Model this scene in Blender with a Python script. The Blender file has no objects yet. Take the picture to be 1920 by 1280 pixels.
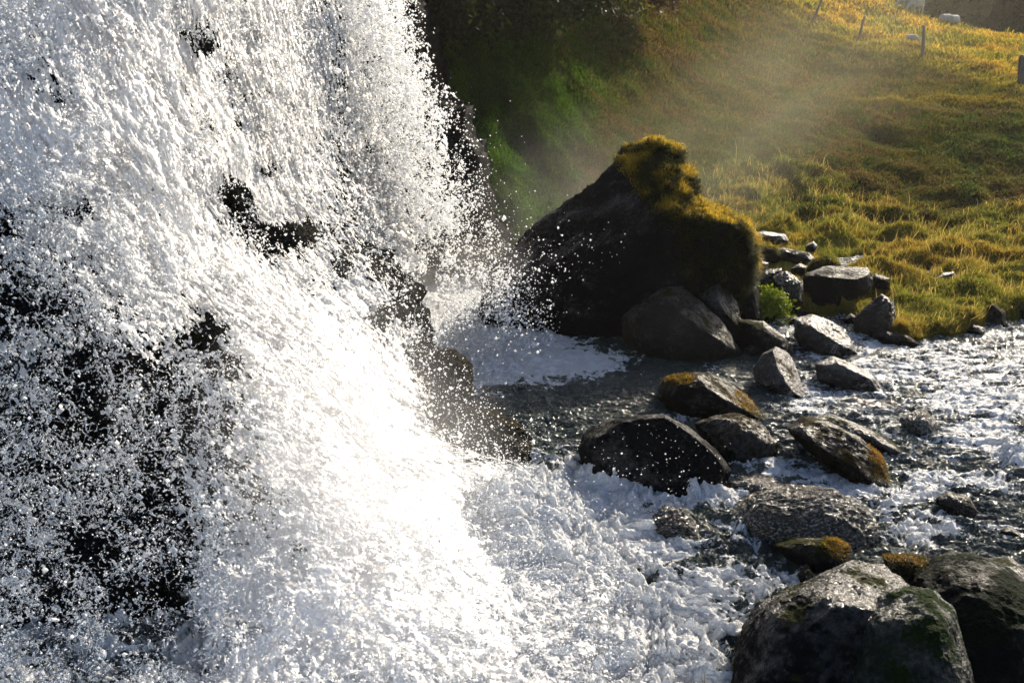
import bpy, bmesh, math, random
import numpy as np
from mathutils import Vector

S = bpy.context.scene
COL = S.collection
R = math.radians

# ------------------------------------------------------------------ camera
PITCH, F, CH = R(18.0), 1500.0, 3.0          # focal length in photo pixels (1920 wide), camera height
cam = bpy.data.objects.new("camera", bpy.data.cameras.new("camera"))
COL.objects.link(cam)
cam.location = (0, 0, CH)
cam.rotation_euler = (R(90) - PITCH, 0, 0)
cam.data.sensor_width = 36.0
cam.data.lens = 36.0 * F / 1920.0
cam.data.clip_start = 0.05
cam.data.clip_end = 2000
S.camera = cam

# ------------------------------------------------------------------ sky, sun, exposure
SUN_AZ, SUN_EL = R(38), R(31)                # azimuth to the right of the view direction (+Y)
sun_dir = Vector((math.sin(SUN_AZ) * math.cos(SUN_EL), math.cos(SUN_AZ) * math.cos(SUN_EL), math.sin(SUN_EL)))
W = bpy.data.worlds.new("World"); S.world = W; W.use_nodes = True
wn = W.node_tree.nodes; wl = W.node_tree.links; wn.clear()
wo = wn.new('ShaderNodeOutputWorld'); wb = wn.new('ShaderNodeBackground'); ws = wn.new('ShaderNodeTexSky')
ws.sky_type = 'NISHITA'; ws.sun_disc = False; ws.sun_elevation = SUN_EL; ws.sun_rotation = SUN_AZ; ws.air_density = .8; ws.dust_density = 2.0
wb.inputs['Strength'].default_value = 0.092
wl.new(ws.outputs[0], wb.inputs[0]); wl.new(wb.outputs[0], wo.inputs[0])
sl = bpy.data.lights.new("sun", 'SUN'); sl.energy = 5.0; sl.angle = R(0.5); sl.color = (1.0, 0.88, 0.70)
so = bpy.data.objects.new("sun", sl); COL.objects.link(so)
so.rotation_euler = (-sun_dir).to_track_quat('-Z', 'Y').to_euler()
S.view_settings.view_transform = 'Standard'; S.view_settings.look = 'None'
S.view_settings.exposure = 1.38; S.view_settings.gamma = 1.0
S.cycles.use_denoising = True
S.cycles.max_bounces = 8; S.cycles.diffuse_bounces = 6; S.cycles.glossy_bounces = 3
S.cycles.transmission_bounces = 4; S.cycles.volume_bounces = 3; S.cycles.transparent_max_bounces = 12
S.cycles.sample_clamp_indirect = 4.0
S.cycles.volume_max_steps = 96

rng = np.random.default_rng(7)
CP, SP = math.cos(PITCH), math.sin(PITCH)

# ------------------------------------------------------------------ projection helpers
def ratios(px, py):
    """(X/Y, Z-drop/Y) of the ray through a photo pixel."""
    cx = (np.asarray(px, float) - 960) / F; cy = (640 - np.asarray(py, float)) / F
    dy = CP + cy * SP
    return cx / dy, (-SP + cy * CP) / dy

def at(px, py, Y):
    rx, rz = ratios(px, py)
    return np.stack(np.broadcast_arrays(rx * Y, Y + 0 * rx, CH + rz * Y), -1)

def Yz(px, py, z):
    return (z - CH) / ratios(px, py)[1]

def proj(P):
    X, Y, Z = P[..., 0], P[..., 1], P[..., 2] - CH
    dep = Y * CP - Z * SP
    up = Y * SP + Z * CP
    dep = np.maximum(dep, 0.05)
    return 960 + F * X / dep, 640 - F * up / dep

# ------------------------------------------------------------------ noise
_perm = np.random.default_rng(3).permutation(256); _perm = np.concatenate([_perm, _perm, _perm])
_g = np.random.default_rng(4).normal(size=(256, 3)); _g /= np.linalg.norm(_g, axis=1)[:, None]; _g = _g.astype(np.float32) * 1.6

def pn(P, seed=0):
    P = np.asarray(P, np.float32) + np.float32(seed * 17.31)
    I = np.floor(P).astype(np.int64); Fr = P - I; I &= 255
    U = Fr * Fr * Fr * (Fr * (Fr * 6 - 15) + 10)
    out = 0
    for a in (0, 1):
        for b in (0, 1):
            for c in (0, 1):
                h = _perm[_perm[_perm[(I[..., 0] + a) & 255] + ((I[..., 1] + b) & 255)] + ((I[..., 2] + c) & 255)]
                g = _g[h]
                d = g[..., 0] * (Fr[..., 0] - a) + g[..., 1] * (Fr[..., 1] - b) + g[..., 2] * (Fr[..., 2] - c)
                w = (U[..., 0] if a else 1 - U[..., 0]) * (U[..., 1] if b else 1 - U[..., 1]) * (U[..., 2] if c else 1 - U[..., 2])
                out = out + w * d
    return out

def fbm(P, freq, octv=4, seed=0, gain=.5, ridged=False, billow=False):
    o = 0; a = 1.0; t = 0
    P = np.asarray(P, np.float32)
    for k in range(octv):
        n = pn(P * np.float32(freq), seed + k * 5)
        if ridged: n = 1 - 2.5 * np.abs(n)
        if billow: n = 2.5 * np.abs(n) - .6
        o = o + a * n; t += a; a *= gain; freq *= 2.03
    return o / t

def sstep(a, b, x):
    t = np.clip((x - a) / (b - a), 0, 1); return t * t * (3 - 2 * t)

def rbf(ctrl, power=1.0):
    C = np.array(ctrl, float); xy = C[:, :2] / 500.0; v = C[:, 2]
    D = np.linalg.norm(xy[:, None] - xy[None], axis=2) ** power
    n = len(C); A = np.zeros((n + 3, n + 3)); A[:n, :n] = D
    A[:n, n] = 1; A[:n, n + 1:] = xy; A[n, :n] = 1; A[n + 1:, :n] = xy.T
    w = np.linalg.solve(A, np.concatenate([v, np.zeros(3)]))
    def f(px, py):
        px, py = np.broadcast_arrays(np.asarray(px, float) / 500, np.asarray(py, float) / 500)
        o = w[n] + w[n + 1] * px + w[n + 2] * py
        for i in range(n):
            o = o + w[i] * np.hypot(px - xy[i, 0], py - xy[i, 1]) ** power
        return o
    return f

# ------------------------------------------------------------------ mesh helpers
def mk_mesh(name, V, faces, mat=None, parent=None, smooth=True, col=None, attrs=None, loops=None):
    """faces: (n,3) or (n,4) int array"""
    V = np.asarray(V, np.float32).reshape(-1, 3); faces = np.asarray(faces, np.int32)
    me = bpy.data.meshes.new(name)
    k = faces.shape[1]; n = len(faces)
    me.vertices.add(len(V)); me.vertices.foreach_set('co', V.ravel())
    me.loops.add(n * k); me.loops.foreach_set('vertex_index', faces.ravel())
    me.polygons.add(n); me.polygons.foreach_set('loop_start', np.arange(0, n * k, k, dtype=np.int32))
    if smooth: me.polygons.foreach_set('use_smooth', np.ones(n, bool))
    me.update(calc_edges=True)
    if col is not None:
        a = me.color_attributes.new('col', 'FLOAT_COLOR', 'POINT')
        c = np.ones((len(V), 4), np.float32); c[:, :3] = col; a.data.foreach_set('color', c.ravel())
    for nm, arr in (attrs or {}).items():
        a = me.attributes.new(nm, 'FLOAT', 'POINT'); a.data.foreach_set('value', np.asarray(arr, np.float32).ravel())
    if mat: me.materials.append(mat)
    o = bpy.data.objects.new(name, me); COL.objects.link(o)
    if parent: o.parent = parent
    return o

def tag(o, label=None, cat=None, group=None, kind=None):
    if label: o['label'] = label
    if cat: o['category'] = cat
    if group: o['group'] = group
    if kind: o['kind'] = kind
    return o

def empty(name, loc, label, cat, group=None):
    o = bpy.data.objects.new(name, None); COL.objects.link(o); o.location = loc
    o.empty_display_size = .2
    return tag(o, label, cat, group)

def grid_faces(nu, nv, keep=None):
    i = np.arange(nu * nv).reshape(nv, nu)
    f = np.stack([i[:-1, :-1], i[:-1, 1:], i[1:, 1:], i[1:, :-1]], -1).reshape(-1, 4)
    if keep is not None: f = f[keep.reshape(-1)]
    return f[:, ::-1]

def compact(V, f, *arrs):
    used = np.zeros(len(V), bool); used[f.ravel()] = True
    m = np.cumsum(used) - 1
    return (V[used], m[f]) + tuple(a[used] for a in arrs)

_ico = {}
def ico(sub):
    if sub not in _ico:
        bm = bmesh.new(); bmesh.ops.create_icosphere(bm, subdivisions=sub, radius=1)
        v = np.array([x.co[:] for x in bm.verts]); f = np.array([[q.index for q in p.verts] for p in bm.faces]); bm.free()
        _ico[sub] = (v / np.linalg.norm(v, axis=1)[:, None], f)
    return _ico[sub]

def vnormals(V, f):
    n = np.cross(V[f[:, 1]] - V[f[:, 0]], V[f[:, 2]] - V[f[:, 0]])
    o = np.zeros_like(V)
    for k in range(3): np.add.at(o, f[:, k], n)
    return o / np.maximum(np.linalg.norm(o, axis=1)[:, None], 1e-9)

# ------------------------------------------------------------------ materials
class MT:
    def __init__(s, name):
        s.m = bpy.data.materials.new(name); s.m.use_nodes = True
        s.t = s.m.node_tree; s.t.nodes.clear(); s.out = s.t.nodes.new('ShaderNodeOutputMaterial')
    def n(s, kind, ins=None, **props):
        nd = s.t.nodes.new('ShaderNode' + kind)
        for k, v in props.items(): setattr(nd, k, v)
        for k, v in (ins or {}).items():
            sk = nd.inputs[k]
            if isinstance(v, bpy.types.NodeSocket): s.t.links.new(v, sk)
            else: sk.default_value = v
        return nd
    def pos(s): return s.n('NewGeometry').outputs['Position']
    def noise(s, scale, detail=4, rough=.55, vec=None, dist=0.0):
        return s.n('TexNoise', {'Vector': vec or s.pos(), 'Scale': scale, 'Detail': detail, 'Roughness': rough, 'Distortion': dist}).outputs['Fac']
    def math(s, op, a, b=0.0, clamp=False):
        return s.n('Math', {0: a, 1: b}, operation=op, use_clamp=clamp).outputs[0]
    def ramp(s, fac, *stops):
        nd = s.n('ValToRGB', {'Fac': fac}); e = nd.color_ramp.elements
        while len(e) < len(stops): e.new(.5)
        for el, (p, c) in zip(e, stops):
            el.position = p; el.color = (*c, 1) if isinstance(c, tuple) else (c, c, c, 1)
        return nd.outputs[0]
    def mix(s, f, a, b, blend='MIX'):
        nd = s.n('Mix', data_type='RGBA', blend_type=blend)
        for i, v in ((0, f), (6, a), (7, b)):
            if isinstance(v, bpy.types.NodeSocket): s.t.links.new(v, nd.inputs[i])
            else: nd.inputs[i].default_value = v if i == 0 else (*v, 1)
        return nd.outputs[2]
    def attr(s, name, out='Fac'): return s.n('Attribute', attribute_name=name).outputs[out]
    def bump(s, h, strength, dist, normal=None):
        i = {'Height': h, 'Strength': strength, 'Distance': dist}
        if normal: i['Normal'] = normal
        return s.n('Bump', i).outputs[0]
    def scalev(s, sx, sy, sz):
        return s.n('Mapping', {'Vector': s.pos(), 'Scale': (sx, sy, sz)}).outputs[0]
    def done(s, sh):
        s.t.links.new(sh, s.out.inputs['Surface']); return s.m

def rock_mat(name, dark, mid, moss=(.022, .024, .005), mossamt=.5, rough=.26, spec=.5, wet=1.0, bumps=1.0, pale=None):
    t = MT(name)
    n1 = t.noise(2.3, 6, .6); n2 = t.noise(14, 5, .65); n3 = t.noise(60, 3, .6)
    c = t.mix(t.ramp(n1, (.38, 0.0), (.66, 1.0)), dark, mid)
    c = t.mix(t.ramp(n2, (.50, 0.0), (.72, .5)), c, tuple(x * 2.0 for x in mid))
    if pale:
        c = t.mix(t.math('MULTIPLY', t.ramp(t.noise(5, 5, .7, dist=.6), (.56, 0.0), (.62, 1.0)), .8), c, pale)  # pale patches: sun reflection off wet rock painted into the colour
    up = t.n('SeparateXYZ', {0: t.n('NewGeometry').outputs['Normal']}).outputs[2]
    mm = t.math('ADD', t.math('MULTIPLY', up, .22), t.noise(3.1, 6, .7))
    mf = t.ramp(mm, (.72 - .11 * mossamt, 0.0), (.80 - .11 * mossamt, 1.0))
    mc = t.mix(t.noise(22, 3), moss, tuple(x * .35 for x in moss))
    c = t.mix(mf, c, mc)
    gm = t.math('ADD', t.math('ADD', t.math('MULTIPLY', t.noise(2.6, 5, .6, dist=.4), .55), t.math('MULTIPLY', t.noise(26, 5, .7, dist=.4), .45)), t.math('MULTIPLY', up, .13 * wet))
    gm = t.ramp(gm, (.60 - .1 * wet, 0.0), (.74 - .06 * wet, 1.0))
    gm = t.math('MULTIPLY', gm, t.math('SUBTRACT', 1.0, mf))
    r = t.math('ADD', t.math('MULTIPLY', gm, rough - .75), .75)
    sp = t.math('ADD', t.math('MULTIPLY', gm, spec), .03)
    n4 = t.noise(24, 5, .6, dist=.5)
    b = t.bump(n2, .9 * bumps, .05); b = t.bump(n4, t.math('MULTIPLY', gm, 1.0), .06, b); b = t.bump(n3, .9 * bumps, .02, b)
    v = t.n('TexVoronoi', {'Vector': t.pos(), 'Scale': 9.0, 'Randomness': 1.0}, feature='DISTANCE_TO_EDGE').outputs[0]
    b = t.bump(t.ramp(v, (0.0, 0.0), (.06, 1.0)), .12 * bumps, .01, b)
    p = t.n('BsdfPrincipled', {'Base Color': c, 'Roughness': r, 'Normal': b, 'Specular IOR Level': sp,
                               'Coat Weight': .0})
    return t.done(p.outputs[0])

M_rock = rock_mat('wet_basalt', (.002, .003, .0035), (.005, .005, .005), rough=.2, spec=.8)
M_rock_black = rock_mat('black_basalt', (.001, .0018, .0025), (.0028, .0035, .004), mossamt=-1, rough=.34, spec=.4, wet=.7)
M_rock_moss = rock_mat('mossy_basalt', (.0025, .0025, .0022), (.008, .0065, .005), (.024, .017, .003), mossamt=.8, spec=.6)
M_rock_green = rock_mat('algae_basalt', (.001, .002, .002), (.0028, .0048, .0038), (.003, .008, .002), mossamt=.5, spec=.22, rough=.3, wet=.7)
M_algae = rock_mat('green_algae_rock', (.003, .006, .005), (.008, .014, .009), (.008, .019, .003), mossamt=.8, spec=.6, rough=.28, wet=1)
M_rock_grey = rock_mat('grey_basalt', (.010, .010, .0095), (.024, .021, .017), mossamt=.1, rough=.3, wet=.8)
M_rock_glint = rock_mat('painted_glint_basalt', (.006, .0055, .006), (.022, .020, .020), (.04, .026, .005), mossamt=.25, rough=.28, spec=.9, wet=1.6, pale=(.22, .20, .19))  # its pale tone is painted sun reflection
M_cliff = rock_mat('cliff_rock', (.001, .0018, .0025), (.003, .0035, .004), (.004, .005, .002), mossamt=.2, rough=.4, spec=.2, wet=.3)
M_cliff_brown = rock_mat('brown_cliff_rock', (.003, .003, .002), (.013, .009, .005), (.022, .016, .004), mossamt=.7, rough=.4, spec=.3, wet=.3)

def sheath_mat():
    """rock under a thin racing skin of water"""
    t = MT('water_sheathed_rock')
    v = t.scalev(6, 12, 12)
    n1 = t.noise(1.6, 6, .65, v, .4); n2 = t.noise(6, 4, .65, v, .3)
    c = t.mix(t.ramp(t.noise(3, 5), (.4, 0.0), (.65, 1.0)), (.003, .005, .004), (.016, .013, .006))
    c = t.mix(t.ramp(n2, (.51, 0.0), (.62, .8)), c, (.48, .47, .43))  # whitish streaks: foam, plus sun glitter painted into the colour
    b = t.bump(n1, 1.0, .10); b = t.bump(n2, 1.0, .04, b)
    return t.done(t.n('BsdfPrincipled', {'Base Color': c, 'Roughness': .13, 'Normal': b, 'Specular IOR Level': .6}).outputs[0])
M_sheath = sheath_mat()

def foliage_mat(name, trans=.5, rough=.6):
    t = MT(name)
    c = t.mix(1.0, t.attr('col', 'Color'), (.62, .60, .60), 'MULTIPLY')
    d = t.n('BsdfPrincipled', {'Base Color': c, 'Roughness': rough, 'Specular IOR Level': .08})
    tr = t.n('BsdfTranslucent', {'Color': t.mix(1.0, c, (1.25, 1.15, .6), 'MULTIPLY')})
    return t.done(t.n('MixShader', {0: trans, 1: d.outputs[0], 2: tr.outputs[0]}).outputs[0])
M_grass = foliage_mat('grass_blades', .55)
M_leaf = foliage_mat('leaves', .25, .6)

def white_water_mat(name, tint=(.965, .965, .965), trans=.58, bumps=1.0, fine=55):
    t = MT(name)
    n1 = t.noise(fine, 4, .7, None, .6); n2 = t.noise(fine * .3, 4, .65, None, .8)
    c = t.mix(t.ramp(t.noise(3.0, 5, .7), (.35, 0.0), (.65, 1.0)), tuple(x * .93 for x in tint), tint)
    b = t.bump(n2, .45 * bumps, .02); b = t.bump(n1, .4 * bumps, .008, b)
    d = t.n('BsdfPrincipled', {'Base Color': c, 'Roughness': .25, 'Normal': b, 'Specular IOR Level': .5})
    tr = t.n('BsdfTranslucent', {'Color': c, 'Normal': b})
    return t.done(t.n('MixShader', {0: trans, 1: d.outputs[0], 2: tr.outputs[0]}).outputs[0])
M_white = white_water_mat('falling_water')
def glass_mat():
    t = MT('clear_drops')
    return t.done(t.n('BsdfPrincipled', {'Base Color': (.95, .98, 1, 1), 'Roughness': .06, 'IOR': 1.33, 'Transmission Weight': .8, 'Specular IOR Level': .6}).outputs[0])
M_glass = glass_mat()
M_drop = white_water_mat('water_drops', (.96, .97, .98), .55, 0.0)

def river_mat():
    t = MT('river_water')
    foam_glare = t.attr('foam'); gl = t.attr('gold')
    v = t.scalev(1.0, 1.9, 1.0)
    v2 = t.scalev(1.0, 2.6, 1.0)
    n1 = t.noise(7, 6, .62, v2, .9); n2 = t.noise(30, 4, .6, v, .6); n3 = t.noise(110, 3, .6)
    vor = t.n('TexVoronoi', {'Vector': v, 'Scale': 16.0}, feature='SMOOTH_F1').outputs[0]
    # foam and painted glare break up at the rim
    f = t.math('ADD', foam_glare, t.math('MULTIPLY', t.math('SUBTRACT', n2, .5), 1.1))
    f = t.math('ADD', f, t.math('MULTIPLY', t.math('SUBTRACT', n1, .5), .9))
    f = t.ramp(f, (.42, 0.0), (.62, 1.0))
    deep = t.mix(t.ramp(t.noise(1.3, 4), (.4, 0.0), (.65, 1.0)), (.012, .024, .025), (.042, .056, .048))
    b = t.bump(n1, 1.0, .09); b = t.bump(n2, .8, .03, b)
    bw = t.bump(n3, .3, .006, b)
    w = t.n('BsdfPrincipled', {'Base Color': deep, 'Roughness': .08, 'Normal': bw, 'Specular IOR Level': .6, 'IOR': 1.33})
    bf = t.bump(vor, .5, .04, b); bf = t.bump(n3, .6, .01, bf)
    fc = t.mix(n2, (.74, .79, .85), (.93, .94, .95))
    fd = t.n('BsdfPrincipled', {'Base Color': fc, 'Roughness': .4, 'Normal': bf, 'Specular IOR Level': .4})
    ft = t.n('BsdfTranslucent', {'Color': fc, 'Normal': bf})
    fm = t.n('MixShader', {0: .35, 1: fd.outputs[0], 2: ft.outputs[0]})
    return t.done(t.n('MixShader', {0: f, 1: w.outputs[0], 2: fm.outputs[0]}).outputs[0])
M_river = river_mat()

def ground_mat():
    t = MT('hillside_turf')
    c = t.attr('col', 'Color')
    n = t.noise(8, 6, .7); n2 = t.noise(45, 4, .7)
    c2 = t.mix(t.ramp(n, (.35, .45), (.7, 1.4)), (0, 0, 0), c)
    c2 = t.mix(1.0, c, t.mix(n, (.28, .27, .27), (.8, .78, .78)), 'MULTIPLY')
    b = t.bump(n, .8, .15); b = t.bump(n2, .8, .04, b)
    return t.done(t.n('BsdfPrincipled', {'Base Color': c2, 'Roughness': .9, 'Normal': b, 'Specular IOR Level': .0}).outputs[0])
M_ground = ground_mat()

# ------------------------------------------------------------------ river surface
def blobs(px, py, L):
    o = np.zeros(np.shape(px))
    for cx, cy, rx, ry, a in L:
        o = o + a * np.exp(-(((px - cx) / rx) ** 2 + ((py - cy) / ry) ** 2))
    return o

FOAM = [  # cx, cy, rx, ry, amount   (photo pixels on the water plane)
    (860, 560, 150, 110, 1.4), (980, 630, 100, 50, .9), (1020, 690, 120, 35, .95), (1120, 680, 70, 22, .55), (900, 690, 60, 60, .6),
    (1000, 950, 160, 90, 1.1), (1120, 1010, 130, 60, .45), (1180, 918, 120, 22, 1.1), (1300, 930, 60, 24, .9), (1050, 1150, 260, 190, 1.1),
    (1330, 1060, 100, 50, .35), (1300, 1180, 120, 110, .5), (1240, 1000, 60, 40, .35), (1240, 1260, 130, 70, .9), (1340, 990, 60, 30, .3),
    (1400, 880, 70, 18, .7), (1500, 895, 90, 18, .6), (1590, 915, 80, 16, .65), (1690, 930, 70, 30, .75), (1740, 990, 90, 30, .8),
    (1850, 1000, 90, 20, .4), (1800, 905, 90, 16, .55), (1900, 855, 40, 22, .8), (1870, 780, 70, 40, .4), (1790, 745, 60, 22, .4),
    (1900, 930, 60, 20, .3), (1290, 785, 50, 10, .6), (1390, 935, 70, 24, .5), (1400, 985, 60, 40, .45), (1440, 1000, 60, 50, .25), (1480, 1090, 60, 30, .5), (1420, 1110, 80, 60, .4),
    (1690, 1020, 90, 18, .6), (1830, 820, 60, 18, .4), (1500, 760, 60, 18, .25), (1350, 700, 60, 20, .2),
    (1760, 690, 120, 30, .22), (1620, 650, 60, 14, .2), (1460, 610, 30, 20, .3)]
CALM = [(1060, 780, 120, 40, .25), (1180, 735, 90, 25, .2), (1720, 800, 60, 30, .5), (1850, 955, 60, 18, .5), (1650, 860, 90, 22, .4),
        (1250, 1080, 50, 25, .2), (1560, 850, 40, 10, .3)]

def river():
    ny, nx = 760, 900
    # rows denser close by, out to the far bank
    py = np.linspace(1420, 470, ny)
    Y = Yz(960, py, 0.0)
    u = np.linspace(-.95, .95, nx)
    Yg, U = np.meshgrid(Y, u, indexing='ij')
    X = U * (Yg * CP + CH * SP)
    P = np.stack([X, Yg, np.zeros_like(X)], -1)
    px, pyy = proj(P)
    fm = blobs(px, pyy, FOAM) - blobs(px, pyy, CALM)
    fm = np.where(px < 1050, np.maximum(fm, sstep(850, 900, pyy) * sstep(1120, 1000, px)), fm)
    Q = P * np.array([1, 1.5, 1.0])
    warp = np.stack([fbm(Q, 1.3, 3, 40), fbm(Q, 1.3, 3, 50), 0 * X], -1) * .5
    lump = fbm(Q + warp, 5.0, 5, 1, .6, billow=True)
    wave = fbm(Q + warp, 1.1, 3, 9)
    rip = fbm(P * np.array([.7, 2.2, 1]) + warp * .6, 6.0, 4, 21, .6, ridged=True)
    fclip = np.clip(fm, 0, 1.1)
    near = np.clip(6.0 / Yg, .35, 1.3)
    rip2 = fbm(P * np.array([.6, 2.0, 1]) + warp * .3, 17.0, 3, 31, .6)
    z = .05 * wave + (.055 * rip + .022 * rip2) * (1 - .5 * fclip) + .085 * fclip * lump * near
    # crest in front of the black boulder, hump over drowned stones, run-out of the falls
    z += .13 * blobs(px, pyy, [(1130, 905, 60, 12, 1.0), (1200, 914, 60, 12, 1.0), (1310, 930, 45, 12, 1.0)])
    z += .05 * blobs(px, pyy, [(1400, 880, 60, 14, 1), (1860, 770, 70, 20, 1.2), (1900, 855, 30, 14, 2)])
    z += .22 * blobs(px, pyy, [(960, 980, 110, 70, 1)])
    foam_glare = fclip * .75 + .08 + .85 * (fbm(Q + warp * 1.4, 3.4, 5, 70, .62, ridged=True) - .30) * sstep(-.1, .35, fclip) + .15 * lump
    foam_glare += .5 * sstep(.75, 1.1, fclip) + (.33 + .8 * fbm(P * np.array([.7, 3.6, 1]) + warp, 3.0, 4, 75, .65)) * sstep(1350, 1560, px) * sstep(1050, 760, pyy)  # streaks at the right paint sun glare into the foam mask
    foam_glare -= .25 * sstep(.05, .45, fbm(Q + warp * 1.2, 1.9, 4, 88, .6, ridged=True)) * sstep(1080, 1220, px) * sstep(930, 1000, pyy)
    P[..., 2] = z
    foam_glare = np.where(px < 520, foam_glare - .75 * sstep(520, 350, px), foam_glare)
    o = mk_mesh('river_water', P.reshape(-1, 3), grid_faces(nx, ny), M_river, attrs={'foam': foam_glare, 'gold': foam_glare * 0})  # foam attribute holds real foam plus the painted glare
    tag(o, 'fast shallow river with white foam and silver glints among the boulders', 'river', kind='structure')
river()

# river bed sheet under everything
mk = np.array([(-60, -5, -.5), (60, -5, -.5), (60, 40, -.5), (-60, 40, -.5)])
tag(mk_mesh('river_bed', mk, np.array([[0, 1, 2, 3]]), M_cliff), 'dark stony river bed under the water', 'river bed', kind='structure')

# ------------------------------------------------------------------ terrain
SH = np.array([(500, 478), (900, 478), (1000, 500), (1300, 590), (1400, 640), (1440, 605), (1500, 590), (1580, 592), (1625, 618), (1690, 640), (1760, 634),
               (1825, 622), (1860, 606), (1920, 600), (2150, 600)], float)
SK = np.array([(500, -170), (1480, -170), (1560, -70), (1640, -14), (1700, 24), (1800, 48), (1920, 64), (2150, 112)], float)
ctrl = []
for x, y in SH:
    ctrl.append((x, y, float(Yz(x, y, -.02))))
    ctrl.append((x, y - 26, float(Yz(x, y - 26, .20))))
def cz(px, py, z): ctrl.append((px, py, float(Yz(px, py, z))))
def cY(px, py, Y): ctrl.append((px, py, Y))
for px, L in {
    500: [(400, 13.4), (200, 14), (0, 14.5), (-170, 15)],
    750: [(400, 14), (300, 14.6), (200, 15.2), (100, 15.8), (0, 16.5), (-170, 18)],
    900: [(430, 14.6), (300, 15.6), (200, 16.4), (100, 17.2), (0, 18), (-170, 20)],
    1100: [(470, 15.0), (400, 16), (300, 17.5), (200, 19.3), (100, 21.2), (0, 23.5), (-170, 28)],
    1300: [(500, 13.5), (430, 16), (380, 17.6), (300, 19.4), (200, 22.5), (100, 26.5), (0, 32), (-170, 42)],
    1500: [(470, 14.4), (430, 16.4), (380, 18.2), (300, 20.4), (200, 24), (100, 31), (40, 38), (-40, 46), (-170, 62)],
    1700: [(470, 14.2), (430, 16.2), (380, 18.6), (300, 21.0), (200, 24.5), (120, 30.5), (60, 37.5), (0, 48)],
    1900: [(480, 13.6), (430, 15.8), (380, 18.2), (300, 20.8), (210, 23.6), (160, 26.8), (110, 33), (50, 44)],
    2150: [(480, 13.2), (430, 15.5), (380, 17.8), (300, 20.5), (200, 24), (150, 30), (100, 44)]}.items():
    for py, Y in L: cY(px, py, Y)
terrY = rbf(ctrl)

def hill_colors(P, px, py):
    """turf colours: pasture on the right with sunlit gold painted in, heather and olive on the slope, deep green at the left"""
    n = fbm(P, .55, 5, 100); n2 = fbm(P, 1.7, 4, 110)
    olive = np.array([.115, .105, .028]); heath = np.array([.13, .095, .045]); green = np.array([.045, .100, .014])
    dgreen = np.array([.014, .035, .008]); gold = np.array([.50, .35, .065]); ygreen = np.array([.30, .29, .055])
    def L(a, b, t): return a + (b - a) * np.clip(t, 0, 1)[..., None]
    c = L(np.broadcast_to(olive, P.shape), heath, sstep(-.05, .25, n))
    c = L(c, green, sstep(.0, .3, n2) * .7)
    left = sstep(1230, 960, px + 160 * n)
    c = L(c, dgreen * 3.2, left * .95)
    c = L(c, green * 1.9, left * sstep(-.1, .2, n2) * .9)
    gp = blobs(px, py, [(1340, 330, 130, 80, 1), (1860, 270, 130, 60, .9), (1020, 150, 160, 120, .6), (1560, 380, 90, 30, .6), (1480, 240, 60, 40, .4)])
    c = L(c, np.array([.045, .095, .016]), np.clip(gp * (.8 + n2), 0, .85))
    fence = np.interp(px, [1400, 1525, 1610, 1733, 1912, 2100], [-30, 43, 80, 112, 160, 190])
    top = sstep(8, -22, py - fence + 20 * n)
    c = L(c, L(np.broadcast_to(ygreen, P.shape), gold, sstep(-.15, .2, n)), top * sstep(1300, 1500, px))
    rim = np.exp(-((py - fence - 6) / 9.0) ** 2) * sstep(1440, 1500, px) * .7
    c = L(c, np.array([.34, .30, .05]), rim)
    terr = np.exp(-((py - np.interp(px, [1600, 1750, 1920], [188, 180, 196])) / 8.0) ** 2) * sstep(1560, 1680, px) * .6  # sunlit line along the terrace, painted into the turf colour
    c = L(c, np.array([.30, .25, .04]), terr)
    mead = sstep(405, 440, py) * sstep(1350, 1420, px)
    c = L(c, L(np.broadcast_to(ygreen, P.shape), np.array([.30, .22, .04]), sstep(-.1, .3, n + n2 * .5)), mead * (.75 + .25 * np.sign(n2)))
    return c

def terr_point(px, s):
    """s 0..1 from the shoreline to the skyline"""
    a = np.interp(px, SH[:, 0], SH[:, 1]); b = np.interp(px, SK[:, 0], SK[:, 1])
    py = a + (b - a) * s
    Y = terrY(px, py)
    P = at(px, py, Y)
    near = sstep(9, 11, Y) * sstep(24, 16, Y)
    hum = fbm(P * np.array([1, 1, 0]), .85, 3, 130)
    P[..., 2] += near * (.55 * np.clip(hum + .05, -.3, 1) * sstep(0, .12, s) + .10 * fbm(P, 2.4, 3, 140)) * sstep(1300, 1450, px)
    far = sstep(17, 24, Y)
    P[..., 2] += far * (.40 * fbm(P * np.array([1, 1, 0]), .30, 3, 150) + .16 * fbm(P * np.array([1, 1, 0]), 1.0, 3, 160))
    lf = sstep(1300, 1050, px)
    P[..., 1] += lf * (.7 * fbm(P, .5, 4, 170)) * sstep(0, .1, s)
    # bank rolls over at the water
    return P, py

def ground_at(px, py):
    """point of the turf surface that shows at a photo pixel"""
    a = np.interp(px, SH[:, 0], SH[:, 1]); b = np.interp(px, SK[:, 0], SK[:, 1])
    ss = np.linspace(0, 1, 400); P, _ = terr_point(np.full(400, float(px)), ss)
    _, q = proj(P); return P[np.argmin(np.abs(q - py))]

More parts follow.
